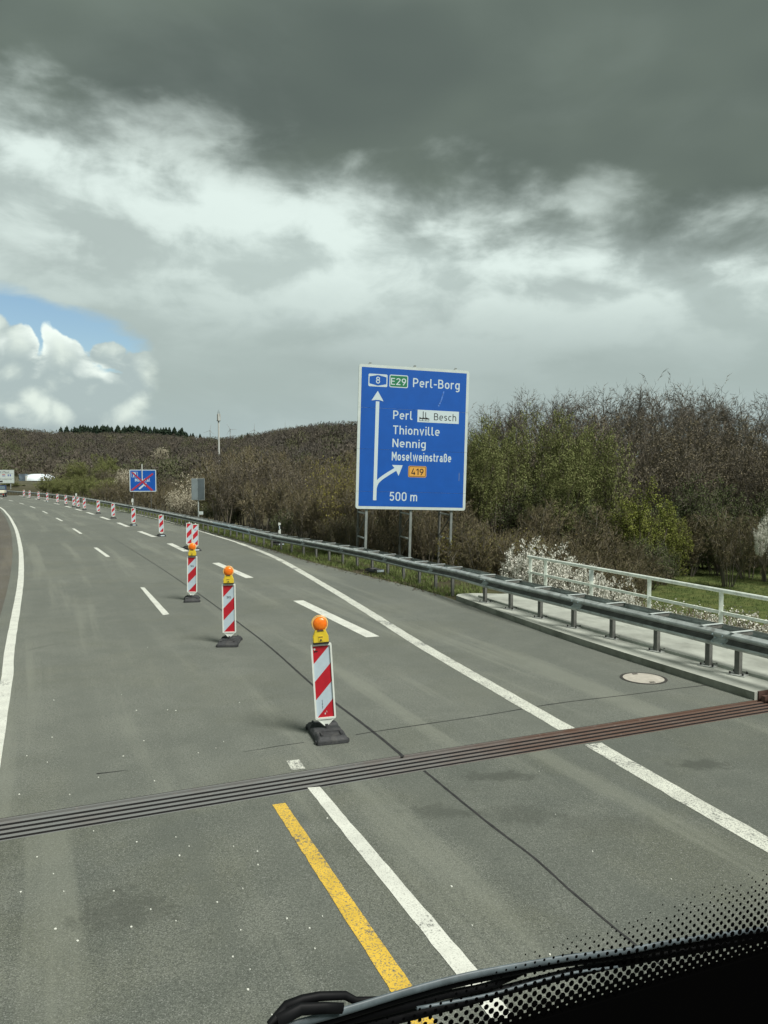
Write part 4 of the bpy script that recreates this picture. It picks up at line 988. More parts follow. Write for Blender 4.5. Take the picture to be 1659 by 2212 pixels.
# ------------------------------------------------------------------ delineator posts and bases lying by the rail
def delineator(p, label, h=1.05, yaw=0):
    r_ = empty('delineator_post', p, yaw, label, 'delineator post', 'white delineator posts behind the rail')
    b_ = MB().poly([(-.06,0),(.06,0),(.06,h-.03),(-.06,h)], -.03, .03).build('post_body', M['white_plastic'], r_)
    MB().poly([(-.061,h-.42),(.061,h-.34),(.061,h-.10-.02),(-.061,h-.16)], -.031, .031).build('black_band', M['black'], r_)
    MB().box(-.025,.025,-.034,-.031,h-.35,h-.17).build('reflector', M['sign_letter'], r_)
p = atd(604,1150,41.5); delineator((p.x,p.y,p.z-.62), 'white delineator post with black band standing behind the rail near centre', 1.15)
def disc_post(p, label):
    r_ = empty('delineator_post', p, 0, label, 'delineator post', 'white delineator posts behind the rail')
    MB().box(-.035,.035,-.02,.02,0,1.35).build('post_body', M['white_plastic'], r_)
    MB().poly([(.13*math.cos(k*.449),1.5+.24*math.sin(k*.449)) for k in range(14)], -.02, .02).build('head', M['white_plastic'], r_)
p = atd(286.6,1092,80.5); disc_post((p.x,p.y,p.z-1.0), 'white round-headed marker post in front of the parking sign leg')
p = atd(164.5,1073,116.5); disc_post((p.x,p.y,p.z-1.2), 'tiny white marker post behind the far stretch of rail')
r_ = empty('beacon_foot', at(600,1177), R(35), 'black spare beacon feet with white reflector strips stacked in the grass', 'beacon foot')
for k in range(2):
    src = [c for c in kinds[(False,False,False,False)].children if c.name.startswith('foot')][0]
    c = src.copy(); c.name = 'foot'; col.objects.link(c); c.parent = r_; c.location = (0.03*k,.02*k,.12*k); c.rotation_euler = (0,0,R(14*k)); c.scale = (1,1,1)
    rf_ = MB().box(-.13,.15,-.415,-.402,.03,.09).build('reflector', M['sign_letter'], c)
r_ = tag(src.copy(), 'single black beacon foot with a white strip lying in verge grass', 'beacon foot'); r_.name = 'beacon_foot'; r_.parent = None; col.objects.link(r_); r_.location = at(810,1234.5,.0); r_.rotation_euler = (0,0,R(30))
MB().box(-.13,.15,-.415,-.402,.02,.10).build('reflector', M['sign_letter'], r_)

# ------------------------------------------------------------------ small flatbed truck (rear view, driving away to the left)
tp = at(7,1073.5); tk = empty('flatbed_truck', (tp.x-.6,tp.y,0), R(20), 'small dark blue flatbed truck with cream side boards on the far bend', 'truck')
cabp = [(-2.6,.55),(-2.6,1.25),(-2.2,1.45),(-1.75,2.1),(-.85,2.15),(-.75,.55)]
def side_poly(pts, x0, x1, name, matr, parent, bevel=0):
    Mx = Matrix(((0,1,0,0),(-1,0,0,0),(0,0,1,0),(0,0,0,1)))   # local x-> -y
    return MB().poly(pts, x0, x1, Mx).build(name, matr, parent, bevel=bevel)
cab = side_poly(cabp, -.95, .95, 'cab', M['truck_blue'], tk, .04)
MB().box(-.80,.80,.735,.748,1.40,2.0).build('rear_window', M['glass_dark'], cab)
for sx in (-1,1): MB().box(sx*.955-.006,sx*.955+.006,.95,1.75,1.35,1.98).build('side_window', M['glass_dark'], cab)
fb = empty('flatbed'); fb.parent = tk
MB().box(-1.02,1.02,-2.7,.65,.75,.85).build('bed_floor', M['truck_cream'], fb)
for bx in ((-1.02,1.02,-2.72,-2.68),(-1.04,-1.0,-2.68,.65),(1.0,1.04,-2.68,.65),(-1.0,1.0,.6,.64)): MB().box(*bx,.85,1.25).build('side_board', M['truck_cream'], fb)
MB().box(-.5,.5,-2.5,2.4,.45,.74).build('chassis', M['black'], tk)
for sx in (-.82,.82):
    for yy in (-1.6,1.7):
        wh = MB().tube((sx-.12,yy,.36),(sx+.12,yy,.36),.36,n=20).build('wheel', M['rubber'], tk); MB().tube((sx-.125,yy,.36),(sx+.125,yy,.36),.18,n=16).build('rim', M['galv'], wh)
MB().box(-1.0,1.0,-2.78,-2.72,.45,.60).build('rear_bumper', M['iron'], tk)
for sx in (-.85,.85): MB().box(sx-.12,sx+.12,-2.80,-2.78,.47,.58).build('tail_light', M['flag_red'], tk)

# ------------------------------------------------------------------ white domed hall, phone mast, wind turbines
pd = atd(86,1060,230); dz = float(terrain_z(np.array([pd.x]), np.array([pd.y]))[0])
dm = empty('domed_hall', (pd.x,pd.y,dz), 0, 'white domed storage hall behind bushes at the far bend', 'building')
top_ = atd(86,1023.6,230).z-dz; m_ = MB(); P_ = []; nr, ns = 10, 32
for i in range(nr+1):
    a_ = i/nr*math.pi/2; rr_ = math.cos(a_)**.62; P_ += [(4.65*rr_*math.cos(2*math.pi*k/ns), 4.65*rr_*math.sin(2*math.pi*k/ns), top_*math.sin(a_)) for k in range(ns)]
m_.quadm(None, P_, [(i*ns+k, i*ns+(k+1)%ns, (i+1)*ns+(k+1)%ns, (i+1)*ns+k) for i in range(nr) for k in range(ns)]); m_.build('dome_shell', M['dome'], dm, smooth=True)
MB().box(-4.1,-2.2,-4.4,-3.0,0,2.0).build('door', M['shed'], dm); MB().box(-2.15,-1.75,-4.6,-3.6,0,1.5).build('door_post', M['mast'], dm)
pm_ = atd(472,885,300); gz = float(terrain_z(np.array([pm_.x]), np.array([pm_.y]))[0])
ms = empty('phone_mast', (pm_.x,pm_.y,gz), 0, 'tall slim pale phone mast with antennas above the scrub', 'mast')
hh = pm_.z-gz
MB().tube((0,0,0),(0,0,hh-1.5),.42,.26,n=12).build('mast_pole', M['mast'], ms)
for k in range(3):
    a_ = k*2.09+.5; MB().box(-.14,.14,-.08,.08,hh-4.2,hh-1.6).build('antenna', M['mast'], ms, loc=(.62*math.cos(a_),.62*math.sin(a_),0))
MB().tube((0,0,hh-4.4),(0,0,hh-4.25),.8,n=12).build('platform', M['galv_dark'], ms); MB().tube((0,0,hh-1.5),(0,0,hh),.05,n=6).build('lightning_rod', M['galv_dark'], ms)
for sx in (-.35,.35): MB().tube((sx,0,hh-2.6),(sx,0,hh-.7),.05,n=6).build('whip_antenna', M['galv_dark'], ms)
def turbine(vx, hub, rot, lb, Dd=4000, bl=34):
    hp_ = atd(vx, hub, Dd); gz = float(terrain_z(np.array([hp_.x]), np.array([hp_.y]))[0])
    t_ = empty('wind_turbine', (hp_.x,hp_.y,gz), 0, lb, 'wind turbine', 'wind turbines on the horizon'); h_ = hp_.z-gz
    MB().tube((0,0,0),(0,0,h_),3.4,2.0,n=10).build('tower', M['turbine'], t_); MB().box(-2.5,2.5,-6,6,-2.5,2.5).build('nacelle', M['turbine'], t_, loc=(0,0,h_))
    for k in range(3):
        b_ = MB().poly([(-1.0,0),(1.0,0),(2.0,bl*.2),(.4,bl),(-.4,bl)], -.8, .8).build('blade', M['turbine'], t_, loc=(0,-7.5,h_)); b_.rotation_euler = (0, rot+k*2.0944, 0)
turbine(454,930.5,.2,'wind turbine just left of the phone mast'); turbine(497.3,927.5,-.5,'wind turbine just right of the phone mast')
turbine(549.5,928.8,.05,'wind turbine beside the lone dark conifer'); turbine(615.5,924.5,.1,'wind turbine above the rising ridge left of the blue sign')

# ================================================================== vegetation
BARK = plant_mat('bark', (.085,.075,.056), (.140,.124,.094)); BARKG = plant_mat('bark_grey', (.095,.09,.07), (.165,.15,.115))
TW_BROWN = plant_mat('twig_brown', (.130,.112,.066), (.215,.184,.112)); TW_GREY = plant_mat('twig_grey', (.130,.118,.092), (.205,.182,.145))
TW_OLIVE = plant_mat('twig_olive', (.120,.118,.054), (.185,.176,.080))
LF_OLIVE = plant_mat('leaf_olive', (.125,.145,.048), (.185,.205,.072)); LF_LIME = plant_mat('leaf_lime', (.145,.175,.032), (.215,.235,.048))
LF_YEL = plant_mat('leaf_yellow', (.17,.165,.03), (.27,.24,.05)); LF_DARK = plant_mat('leaf_dark', (.055,.075,.028), (.095,.115,.042))
BLOSS = plant_mat('blossom', (.50,.50,.42), (.74,.74,.66)); CREAM = plant_mat('cream_bloom', (.38,.36,.26), (.60,.56,.43)); NEEDLE = plant_mat('needle', (.010,.022,.012), (.020,.036,.018))
TW_DRY = plant_mat('dry_stem', (.20,.17,.11), (.36,.32,.23))
class Plant:
    def __init__(s, seed): s.r = random.Random(seed); s.th = []; s.tw = []; s.tips = []
    def grow(s, p, d, L, rad, lev, cfg):
        r = s.r; k = cfg['seg'][lev]; nseg = max(1, k); up = cfg['up'][lev]; q = p.copy(); dd = d.copy()
        last = lev == len(cfg['n'])-1
        for i in range(nseg):
            dd = (dd + Vector((r.gauss(0,1), r.gauss(0,1), r.gauss(0,1)))*cfg['wob'] + Vector((0,0,up))).normalized()
            e = q+dd*(L/nseg); r0 = rad*(1-.75*i/nseg); r1 = rad*(1-.75*(i+1)/nseg)
            if rad > cfg['thick']: s.th.append((q.copy(), e.copy(), r0, r1))
            else: s.tw.append((q.copy(), e.copy(), r0))
            if not last:
                nc = cfg['n'][lev+1]; 
                for _ in range(max(1, round(nc/nseg))) if i >= (nseg//4 if lev == 0 else 0) else ():
                    t = r.random(); b = q.lerp(e, t)
                    a = r.uniform(0, 2*math.pi); perp = dd.orthogonal().normalized(); perp.rotate(Matrix.Rotation(a, 3, dd))
                    nd = (dd*cfg['fwd']+perp*r.uniform(.6,1.1)).normalized()
                    s.grow(b, nd, L*cfg['len']*r.uniform(.6,1.15), rad*cfg['rr']*(1-.5*i/nseg), lev+1, cfg)
            q = e
        if last or lev >= len(cfg['n'])-2: s.tips.append((p.copy(), q.copy()))
def plant_meshes(name, seed, H, W, cfg, tw_w, leaf=None):
    """returns (trunk mesh, crown mesh); everything scaled to height H, width W"""
    P = Plant(seed); r = P.r
    for i in range(cfg['stems']):
        a = r.uniform(0, 6.28); sp = cfg['spread']*r.uniform(.2,1)
        P.grow(Vector((math.cos(a)*.12*cfg['stems']**.5, math.sin(a)*.12*cfg['stems']**.5, 0)), Vector((math.cos(a)*sp, math.sin(a)*sp, 1)).normalized(), cfg['L0']*r.uniform(.75,1.1), cfg['r0'], 0, cfg)
    allp = np.array([tuple(x[1]) for x in P.tw+P.th]); zmx = np.percentile(allp[:,2], 99.5); wmx = np.percentile(np.hypot(allp[:,0], allp[:,1]), 96)
    S_ = Vector((W/2/wmx, W/2/wmx, H/zmx))
    def sc3(v): return (v.x*S_.x, v.y*S_.y, max(0, v.z*S_.z))
    def inside(q, k_=1.0):
        x_, y_, z_ = q; return (x_/(W*.54))**2+(y_/(W*.54))**2+((z_-.47*H)/(.545*H))**2 < k_
    P.tw = [t_ for t_ in P.tw if inside(sc3(t_[1]), P.r.uniform(.8,1.08))]; P.tips = [t_ for t_ in P.tips if inside(sc3(t_[1]), P.r.uniform(.85,1.08))]
    P.th = [t_ for t_ in P.th if inside(sc3(t_[1]), 1.0)]
    m_ = MB()
    for a, b, r0, r1 in P.th:
        A = Vector(sc3(a)); B = Vector(sc3(b))
        if (B-A).length > 1e-3: m_.tube(A, B, max(r0, .02), max(r1, .015), n=4, cap=False)
    tm = bpy.data.meshes.new('trunk'); tm.from_pydata(m_.v, [], m_.f)
    # twigs as slender three-sided slivers
    A = np.array([sc3(x[0]) for x in P.tw]); B = np.array([sc3(x[1]) for x in P.tw]); n = len(A)
    rg = np.random.default_rng(seed)
    d = B-A; rv = rg.normal(size=(n,3)); sd_ = np.cross(d, rv); sd_ /= np.linalg.norm(sd_, axis=1)[:,None]+1e-9
    sd2 = np.cross(d, sd_); sd2 /= np.linalg.norm(sd2, axis=1)[:,None]+1e-9
    ww = tw_w*rg.uniform(.6,1.3,(n,1))
    v = np.stack([A-sd_*ww/2, A+sd_*ww/2, B, A-sd2*ww/2, A+sd2*ww/2], 1).reshape(-1,3); base = np.arange(n)[:,None]*5
    f = np.vstack([base+[0,1,2], base+[3,4,2]])
    mi = np.zeros(len(f), int)
    if leaf:
        cnt_, size, seedm = leaf
        T_ = [(Vector(sc3(a)), Vector(sc3(b))) for a, b in P.tips]; idx = rg.integers(0, len(T_), cnt_); t = rg.random(cnt_)**.7
        a_ = np.array([tuple(T_[i][0]) for i in idx]); b_ = np.array([tuple(T_[i][1]) for i in idx]); c_ = a_+(b_-a_)*t[:,None]+rg.normal(size=(cnt_,3))*size*.9
        e1 = rg.normal(size=(cnt_,3)); e1 /= np.linalg.norm(e1, axis=1)[:,None]; e2 = np.cross(e1, rg.normal(size=(cnt_,3))); e2 /= np.linalg.norm(e2, axis=1)[:,None]
        sz = size*rg.uniform(.5,1.3,(cnt_,1))
        lv = np.stack([c_-e1*sz*.6, c_+e2*sz*.45, c_+e1*sz*.6, c_-e2*sz*.45], 1).reshape(-1,3); lb = np.arange(cnt_)[:,None]*4+len(v)
        lf = np.vstack([lb+[0,1,2], lb+[0,2,3]]); v = np.vstack([v, lv]); f = np.vstack([f, lf]); mi = np.concatenate([mi, np.ones(len(lf), int)])
    cm = np_mesh('crown', v, f); cm.polygons.foreach_set('material_index', mi.astype(np.int32))
    return tm, cm
def np_mesh(name, v, f):
    me_ = bpy.data.meshes.new(name); k = f.shape[1]
    me_.vertices.add(len(v)); me_.vertices.foreach_set('co', np.asarray(v, np.float32).ravel())
    me_.loops.add(len(f)*k); me_.loops.foreach_set('vertex_index', f.astype(np.int32).ravel())
    me_.polygons.add(len(f)); me_.polygons.foreach_set('loop_start', np.arange(0, len(f)*k, k, dtype=np.int32)); 
    try: me_.polygons.foreach_set('loop_total', np.full(len(f), k, np.int32))
    except Exception: pass
    me_.update(calc_edges=True); return me_
SHRUB = dict(stems=9, spread=.55, L0=3.2, r0=.045, n=[1,7,8,3], seg=[4,3,2,1], up=[.05,.05,.04,.03], wob=.11, thick=.014, len=.50, rr=.5, fwd=.9)
TALL = dict(stems=4, spread=.30, L0=5.0, r0=.085, n=[1,9,8,5], seg=[5,3,2,1], up=[.06,.09,.07,.05], wob=.075, thick=.028, len=.46, rr=.48, fwd=.9)
TREE = dict(stems=1, spread=.05, L0=6.0, r0=.20, n=[1,12,9,6,5], seg=[6,4,3,2,1], up=[.05,.09,.06,.03,.01], wob=.05, thick=.030, len=.56, rr=.45, fwd=1.25)
DENSE = dict(stems=7, spread=.75, L0=3.4, r0=.06, n=[1,8,8,5], seg=[4,3,2,1], up=[.03,.04,.03,.02], wob=.13, thick=.022, len=.50, rr=.48, fwd=.9)
SPRIG = dict(stems=14, spread=.75, L0=2.2, r0=.022, n=[1,7,4], seg=[4,2,1], up=[.05,.03,.02], wob=.16, thick=.010, len=.36, rr=.5, fwd=.9)
PROTO = {}
def proto(key, seeds, H, W, cfg, tw_w, leaf, mats):
    PROTO[key] = []
    for s_ in seeds:
        tm, cm = plant_meshes(key, s_, H, W, cfg, tw_w, leaf)
        tm.materials.append(mats[0]); cm.materials.append(mats[1]); cm.materials.append(mats[2] if len(mats) > 2 else mats[1])
        PROTO[key].append((tm, cm, H, W))
proto('scrub', (1,2,3,4), 5, 4.2, SHRUB, .032, (1500,.05,1), (BARKG, TW_BROWN, TW_OLIVE))
proto('tall', (11,12,13), 9, 5, TALL, .040, (3200,.07,1), (BARK, TW_GREY, TW_BROWN))
proto('tree', (21,22,23), 12, 8.5, TREE, .036, None, (BARK, TW_GREY))
proto('willow', (31,32,33), 8, 7, DENSE, .034, (17000,.085,1), (BARK, TW_OLIVE, LF_OLIVE))
proto('lime', (41,42), 6, 5, DENSE, .034, (11000,.075,1), (BARK, TW_OLIVE, LF_LIME))
proto('yellow', (51,52), 6, 4.5, SHRUB, .028, (2600,.075,1), (BARK, TW_BROWN, LF_YEL))
proto('blossom', (61,62), 2.6, 3.2, SPRIG, .020, (10500,.056,1), (BARK, TW_BROWN, BLOSS))
proto('cream', (71,72), 5, 5.5, SHRUB, .034, (6500,.10,1), (BARK, TW_BROWN, CREAM))
proto('dark', (81,82), 5, 5, DENSE, .034, (7000,.080,1), (BARK, TW_GREY, LF_DARK))
proto('weed', (91,92), 1.3, 1.8, SPRIG, .012, (1100,.030,1), (TW_DRY, TW_DRY, BLOSS))
def place(key, name, x, y, h, w_, label, group, cat, z=None):
    tm, cm, H, W = random.choice(PROTO[key])
    if z is None: z = float(terrain_z(np.array([x]), np.array([y]))[0])-.06
    r_ = empty(name, (x,y,z), random.uniform(0,6.28), label, cat, group); r_.scale = (w_/W, w_/W, h/H)
    for nm, me_ in (('trunk', tm), ('crown', cm)):
        c = bpy.data.objects.new(nm, me_); col.objects.link(c); c.parent = r_
    return r_
def top_at(xs, vx): return float(np.interp(vx, [a for a,_ in xs], [b for _,b in xs]))
WH = [(130,'near the domed hall'),(275,'left of the parking sign'),(345,'behind the parking sign'),(400,'between the parking sign and folded sign'),(450,'behind the grey folded sign'),(520,'below the phone mast'),(600,'right of the phone mast'),(690,'left of the catkin shrubs'),(770,'at the left edge of the blue sign'),(870,'behind the left half of the blue sign'),(1010,'behind the right half of the blue sign'),(1080,'just right of the blue sign'),(1160,'between the blue sign and blackthorn'),(1240,'above the first hand rail posts'),(1320,'above the middle of the blackthorn'),(1390,'just left of the yellow-green bush'),(1450,'behind the yellow-green bush'),(1520,'right of the yellow-green bush'),(1590,'above the right part of the meadow'),(9999,'at the right picture edge')]
def where(vx): return next(w_ for v_, w_ in WH if vx < v_)
PHR = {'bare trees on the skyline at right':'on the skyline','bare trees below the skyline row at right':'just below the skyline','bare thicket trees on the right bank':'high on the bank','bare thicket trees behind the meadow':'low on the bank','low shrubs between sign and hand rail':'near the rail','low shrubs between the sign legs':'at the sign legs','low shrubs under the parking sign':'in the near row','bare shrubs by the parking sign':'in the far row','low bare shrubs along the far bend':'at the far bend','bare shrubs along the meadow edge':'at the meadow edge','brambles behind the hand rail':'before the meadow edge','low dark shrubs behind the rail':'close behind the rail','dark shrubs around the folded sign':'low by the rail','olive shrubs near the folded sign':'by the rail','olive shrubs along the far bend':'along the far bend','tall bare shrubs left of the sign':'tallest row','middle bare shrubs left of the sign':'second row','front bare shrubs behind the rail':'front row','low dense shrubs along the meadow':'lining the lawn'}
def short(label):
    for cut_ in (' in the scrub',' in the back row',' in the middle row',' in the front row',' in the middle distance',' in the row',' in front of the skyline row',' on the right bank',' behind the meadow',' at the meadow edge',' beneath the',' between the sign',' around the folded',' near the folded',' along the far bend',' behind the toll',' in the hollow',' at the far bend',' at the foot',' right of the sign legs',' behind the hand rail'):
        if cut_ in label: return label.split(cut_)[0]+{' in the back row':' in the back row',' in the middle row':' in the middle row',' in the front row':' in the front row',' in the row':' against the sky',' in front of the skyline row':''}.get(cut_,'')
    return label
def band(key, name, v0, v1, dv, D0, D1, tops, jit, wfac, label, group, cat, wmin=2.5):
    vx = v0
    while vx <= v1:
        D_ = random.uniform(D0, D1); vv = vx+random.uniform(-.3,.3)*dv
        p = atd(vv, top_at(tops, vv)+random.uniform(-jit, jit), D_)
        z = float(terrain_z(np.array([p.x]), np.array([p.y]))[0]); h = p.z-z
        if h > .5 and rail_off(np.array([p.x]), np.array([p.y]))[0] > 2.0:
            place(key, name, p.x, p.y, h, max(wmin, h*wfac)*random.uniform(.85,1.15), ' '.join(short(label).split(' in the ')[0].split())+(' '+PHR[group] if group in PHR else '')+', '+where(vx), group, cat)
        vx += dv
# skyline of bare trees on the right
SK = [(960,900),(1010,868),(1060,845),(1150,818),(1250,824),(1330,808),(1400,798),(1470,792),(1560,802),(1600,832),(1760,826)]
band('tree','bare_tree',1010,1760,33,92,104,SK,6,.62,'leafless grey-brown tree in the row standing against the sky','bare trees on the skyline at right','tree')
band('tree','bare_tree',1030,1760,42,80,88,[(x,y+35) for x,y in SK],10,.62,'leafless tree','bare trees below the skyline row at right','tree')
band('tall','bare_thicket_tree',1000,1780,36,68,78,[(x,y+75) for x,y in SK],14,.62,'dense brown leafless tree on the right bank','bare thicket trees on the right bank','tree')
band('tall','bare_thicket_tree',1380,1780,42,58,64,[(1380,960),(1500,930),(1760,940)],18,.7,'dense brown leafless tree behind the meadow','bare thicket trees behind the meadow','tree')
# olive budding trees right of the sign
for vx, vt, D_, wd, lb in ((1075,885,52,5.2,'olive green budding willow immediately right of the blue sign'),(1160,866,55,6.0,'tall olive budding willow, second from the blue sign'),(1235,868,54,5.8,'tall olive budding willow in the middle of the willow clump'),(1305,893,50,5.4,'olive budding willow at the right end of the clump'),(1020,905,50,4.6,'olive budding willow half hidden behind the blue sign'),(1190,950,48,6.0,'lower olive willow in front of the tall ones')):
    p = atd(vx, vt, D_); z = float(terrain_z(np.array([p.x]), np.array([p.y]))[0]); place('willow','budding_willow',p.x,p.y,p.z-z,wd,lb,'olive willows right of the sign','tree')
band('dark','dark_shrub',1150,1760,40,47,56,[(1150,1040),(1300,1060),(1400,1080),(1500,1040),(1760,1030)],25,.9,'dark green-brown shrub at the meadow edge','dark shrubs along the meadow edge','shrub')
band('scrub','bare_shrub',1140,1760,44,43,50,[(1150,1075),(1300,1100),(1500,1100),(1760,1090)],22,.85,'bare twiggy shrub at the meadow edge','bare shrubs along the meadow edge','shrub')
for vx, vt, D_, wd, lb in ((1398,1022,46,4.6,'bright yellow-green budding bush in the middle of the right bank'),(1445,1078,47,3.2,'lower yellow-green bush at the right foot of the bright one'),(1350,1075,48,3.2,'lower yellow-green bush at the left foot of the bright one')):
    p = atd(vx, vt, D_); z = float(terrain_z(np.array([p.x]), np.array([p.y]))[0]); place('lime','budding_bush',p.x,p.y,p.z-z,wd,lb,'yellow-green bushes on the right bank','bush')
# low scrub right of the sign legs
band('scrub','bare_shrub',1022,1180,24,33,39,[(985,1105),(1100,1120),(1180,1150)],16,.9,'low brown shrub right of the sign legs','low shrubs between sign and hand rail','shrub',2.2)
band('yellow','yellow_budding_shrub',1000,1120,58,34,38,[(1000,1120),(1120,1135)],12,.8,'low yellowish shrub right of the sign legs','yellowish shrubs by the sign legs','shrub',2.2)
# white blossom by the hand rail
for vx, vt, D_, wd, lb in ((1132,1152,27.5,2.3,'tallest white blossoming branch left of the hand rail end'),(1180,1164,27.0,2.8,'white blossoming blackthorn behind the first hand rail posts'),(1235,1190,26.0,2.6,'white blossoming blackthorn behind the second hand rail gap'),(1285,1208,25.3,1.5,'slim white blossoming sprig above the hand rail'),(1330,1232,24.5,2.0,'low white blossoming blackthorn behind the third hand rail gap'),(1375,1262,23.8,1.6,'lowest white blossoming sprig at the edge of the meadow')):
    p = atd(vx, vt, D_); z = float(terrain_z(np.array([p.x]), np.array([p.y]))[0]); place('blossom','blossoming_blackthorn',p.x,p.y,p.z-z,wd,lb,'white blackthorn behind the hand rail','bush')
for vx, vt, D_, wd, lb in ((1678,1078,42,1.5,'white blossoming branch cut by the right picture edge, upper'),(1652,1118,41,1.4,'white blossoming branch near the right edge, lower')):
    p = atd(vx, vt, D_); place('blossom','blossoming_blackthorn',p.x,p.y,2.6,wd,lb,'white blossom at the right edge','bush', z=p.z-2.55)
band('scrub','bare_shrub',1150,1400,24,31,37,[(1150,1165),(1300,1185),(1400,1215)],12,.9,'low brown bramble shrub behind the hand rail','brambles behind the hand rail','shrub',2.2)
band('dark','dark_shrub',1370,1450,30,42,46,[(1370,1150),(1450,1185)],8,1.0,'low dark green shrub beside the meadow','low green shrubs beside the meadow','shrub',2.2)
band('scrub','bare_shrub',1130,1430,34,38,43,[(1130,1120),(1300,1150),(1430,1190)],14,.9,'brown bramble shrub behind the hand rail','brambles behind the hand rail','shrub',2.6)
band('dark','dark_shrub',1395,1760,24,51,56,[(1395,1160),(1760,1168)],8,1.7,'low dense green shrub','low dense shrubs along the meadow','shrub',3)
band('weed','dry_weed',1390,1760,17,20,23,[(1390,1285),(1500,1300),(1760,1330)],14,1.1,'dry pale weed clump behind the hand rail','dry weeds behind the hand rail','weed',1.2)
band('weed','dry_weed',1420,1760,24,18,20.5,[(1420,1310),(1500,1325),(1760,1350)],12,1.1,'dry pale weed clump behind the hand rail','dry weeds behind the hand rail','weed',1.2)
# scrub behind the guard rail, centre
SC1 = [(300,1010),(420,985),(470,970),(520,958),(560,948),(610,954),(645,970),(680,977),(735,976),(770,962),(1010,960)]
band('scrub','bare_shrub',470,1010,24,58,66,SC1,8,.8,'tall brown leafless shrub in the back row between the mast and the sign','tall bare shrubs left of the sign','shrub',3)
band('tall','bare_sapling',480,1000,34,50,58,[(x,y+14) for x,y in SC1],10,.6,'slender leafless sapling in the scrub left of the sign','bare saplings left of the sign','tree')
band('scrub','bare_shrub',500,1000,26,45,52,[(x,y+55) for x,y in SC1],16,.85,'brown leafless shrub in the middle row left of the sign','middle bare shrubs left of the sign','shrub',3)
band('scrub','bare_shrub',560,1000,28,39,44,[(560,1075),(770,1050),(1000,1060)],16,.9,'brown leafless shrub in the front row behind the rail','front bare shrubs behind the rail','shrub',2.6)
band('scrub','bare_shrub',690,1010,30,37,40,[(690,1110),(1010,1110)],10,1.0,'low brown shrub between the sign legs','low shrubs between the sign legs','shrub',2.2)
band('dark','dark_shrub',480,980,60,38,47,[(480,1090),(640,1100),(980,1110)],12,1.1,'low dark shrub at the foot of the scrub','low dark shrubs behind the rail','shrub',2.4)
for vx, vt, D_, wd, lb in ((708,972,46,3.6,'yellow catkin shrub left of the blue sign, nearer the saplings'),(752,985,44,3.0,'yellow catkin shrub touching the left edge of the blue sign'),(735,1030,42,3.2,'lower yellowish catkin shrub left of the blue sign')):
    p = atd(vx, vt, D_); z = float(terrain_z(np.array([p.x]), np.array([p.y]))[0]); place('yellow','catkin_shrub',p.x,p.y,p.z-z,wd,lb,'yellow catkin shrubs','shrub')
p = atd(762,968,60); z = float(terrain_z(np.array([p.x]), np.array([p.y]))[0]); place('lime','budding_bush',p.x,p.y,p.z-z,4,'green budding bush peeping over the scrub left of the sign','green bushes in the scrub','bush')
# cream blossom tree by the folded sign
for vx, vt, D_, wd, lb in ((425,1005,70,4.6,'cream blossoming tree behind the grey folded sign'),(385,1050,68,3.0,'smaller cream blossoming bush left of the folded sign'),(470,1035,66,2.6,'cream blossoming bush right of the folded sign')):
    p = atd(vx, vt, D_); z = float(terrain_z(np.array([p.x]), np.array([p.y]))[0]); place('cream','blossoming_tree',p.x,p.y,p.z-z,wd,lb,'cream blossom by the folded sign','tree')
band('dark','dark_shrub',330,500,34,60,66,[(330,1070),(500,1075)],8,1.1,'low dark green shrub around the folded sign post','dark shrubs around the folded sign','shrub',2.6)
band('willow','olive_shrub',350,480,44,62,68,[(350,1062),(480,1068)],8,1.1,'olive green low shrub near the folded sign','olive shrubs near the folded sign','shrub',2.6)
# left middle distance
band('scrub','bare_shrub',250,480,20,84,100,[(250,1016),(290,1024),(310,1034),(400,1034),(440,1010),(480,992)],8,.9,'brown shrub in the middle distance by the parking sign','bare shrubs by the parking sign','shrub',3.4)
band('scrub','bare_shrub',270,470,26,80,88,[(270,1045),(470,1050)],8,1.0,'low brown shrub beneath the parking sign','low shrubs under the parking sign','shrub',3)
band('willow','olive_shrub',68,290,15,128,150,[(60,1036),(74,1031),(90,1029),(150,1024),(290,1030)],5,.9,'olive budding shrub along the far bend','olive shrubs along the far bend','shrub',5)
band('scrub','bare_shrub',110,290,20,106,124,[(110,1040),(290,1036)],6,1.0,'low brown shrub along the far bend behind the rail','low bare shrubs along the far bend','shrub',4)
band('scrub','bare_shrub',-60,130,14,262,285,[(-60,1008),(130,1010)],4,.9,'brown shrub behind the dome','brown shrubs behind the dome','shrub',8)
band('scrub','bare_shrub',-60,44,18,235,260,[(-60,1000),(60,1012)],6,.8,'brown shrub behind the toll board','brown shrubs behind the toll board','shrub',8)
band('willow','olive_shrub',14,46,15,196,205,[(0,1040),(60,1044)],4,.9,'low olive shrub at the far bend left of the dome','olive shrubs left of the dome','shrub',5)
band('tall','bare_thicket_tree',130,470,26,180,225,[(60,1008),(200,1004),(280,1010),(310,1030),(400,1028),(470,992)],8,.8,'leafless tree in the hollow before the wooded hill','bare trees in the hollow','tree',8)
for vx, vt, D_, wd, lb in ((212,975,205,12,'round olive green tree in the hollow, left of the parking sign'),(180,990,195,10,'smaller round olive tree to the left in the hollow'),(235,992,190,9,'third round olive tree in the hollow')):
    p = atd(vx, vt, D_); z = float(terrain_z(np.array([p.x]), np.array([p.y]))[0]); place('willow','budding_tree',p.x,p.y,p.z-z,wd,lb,'round olive trees in the hollow','tree')
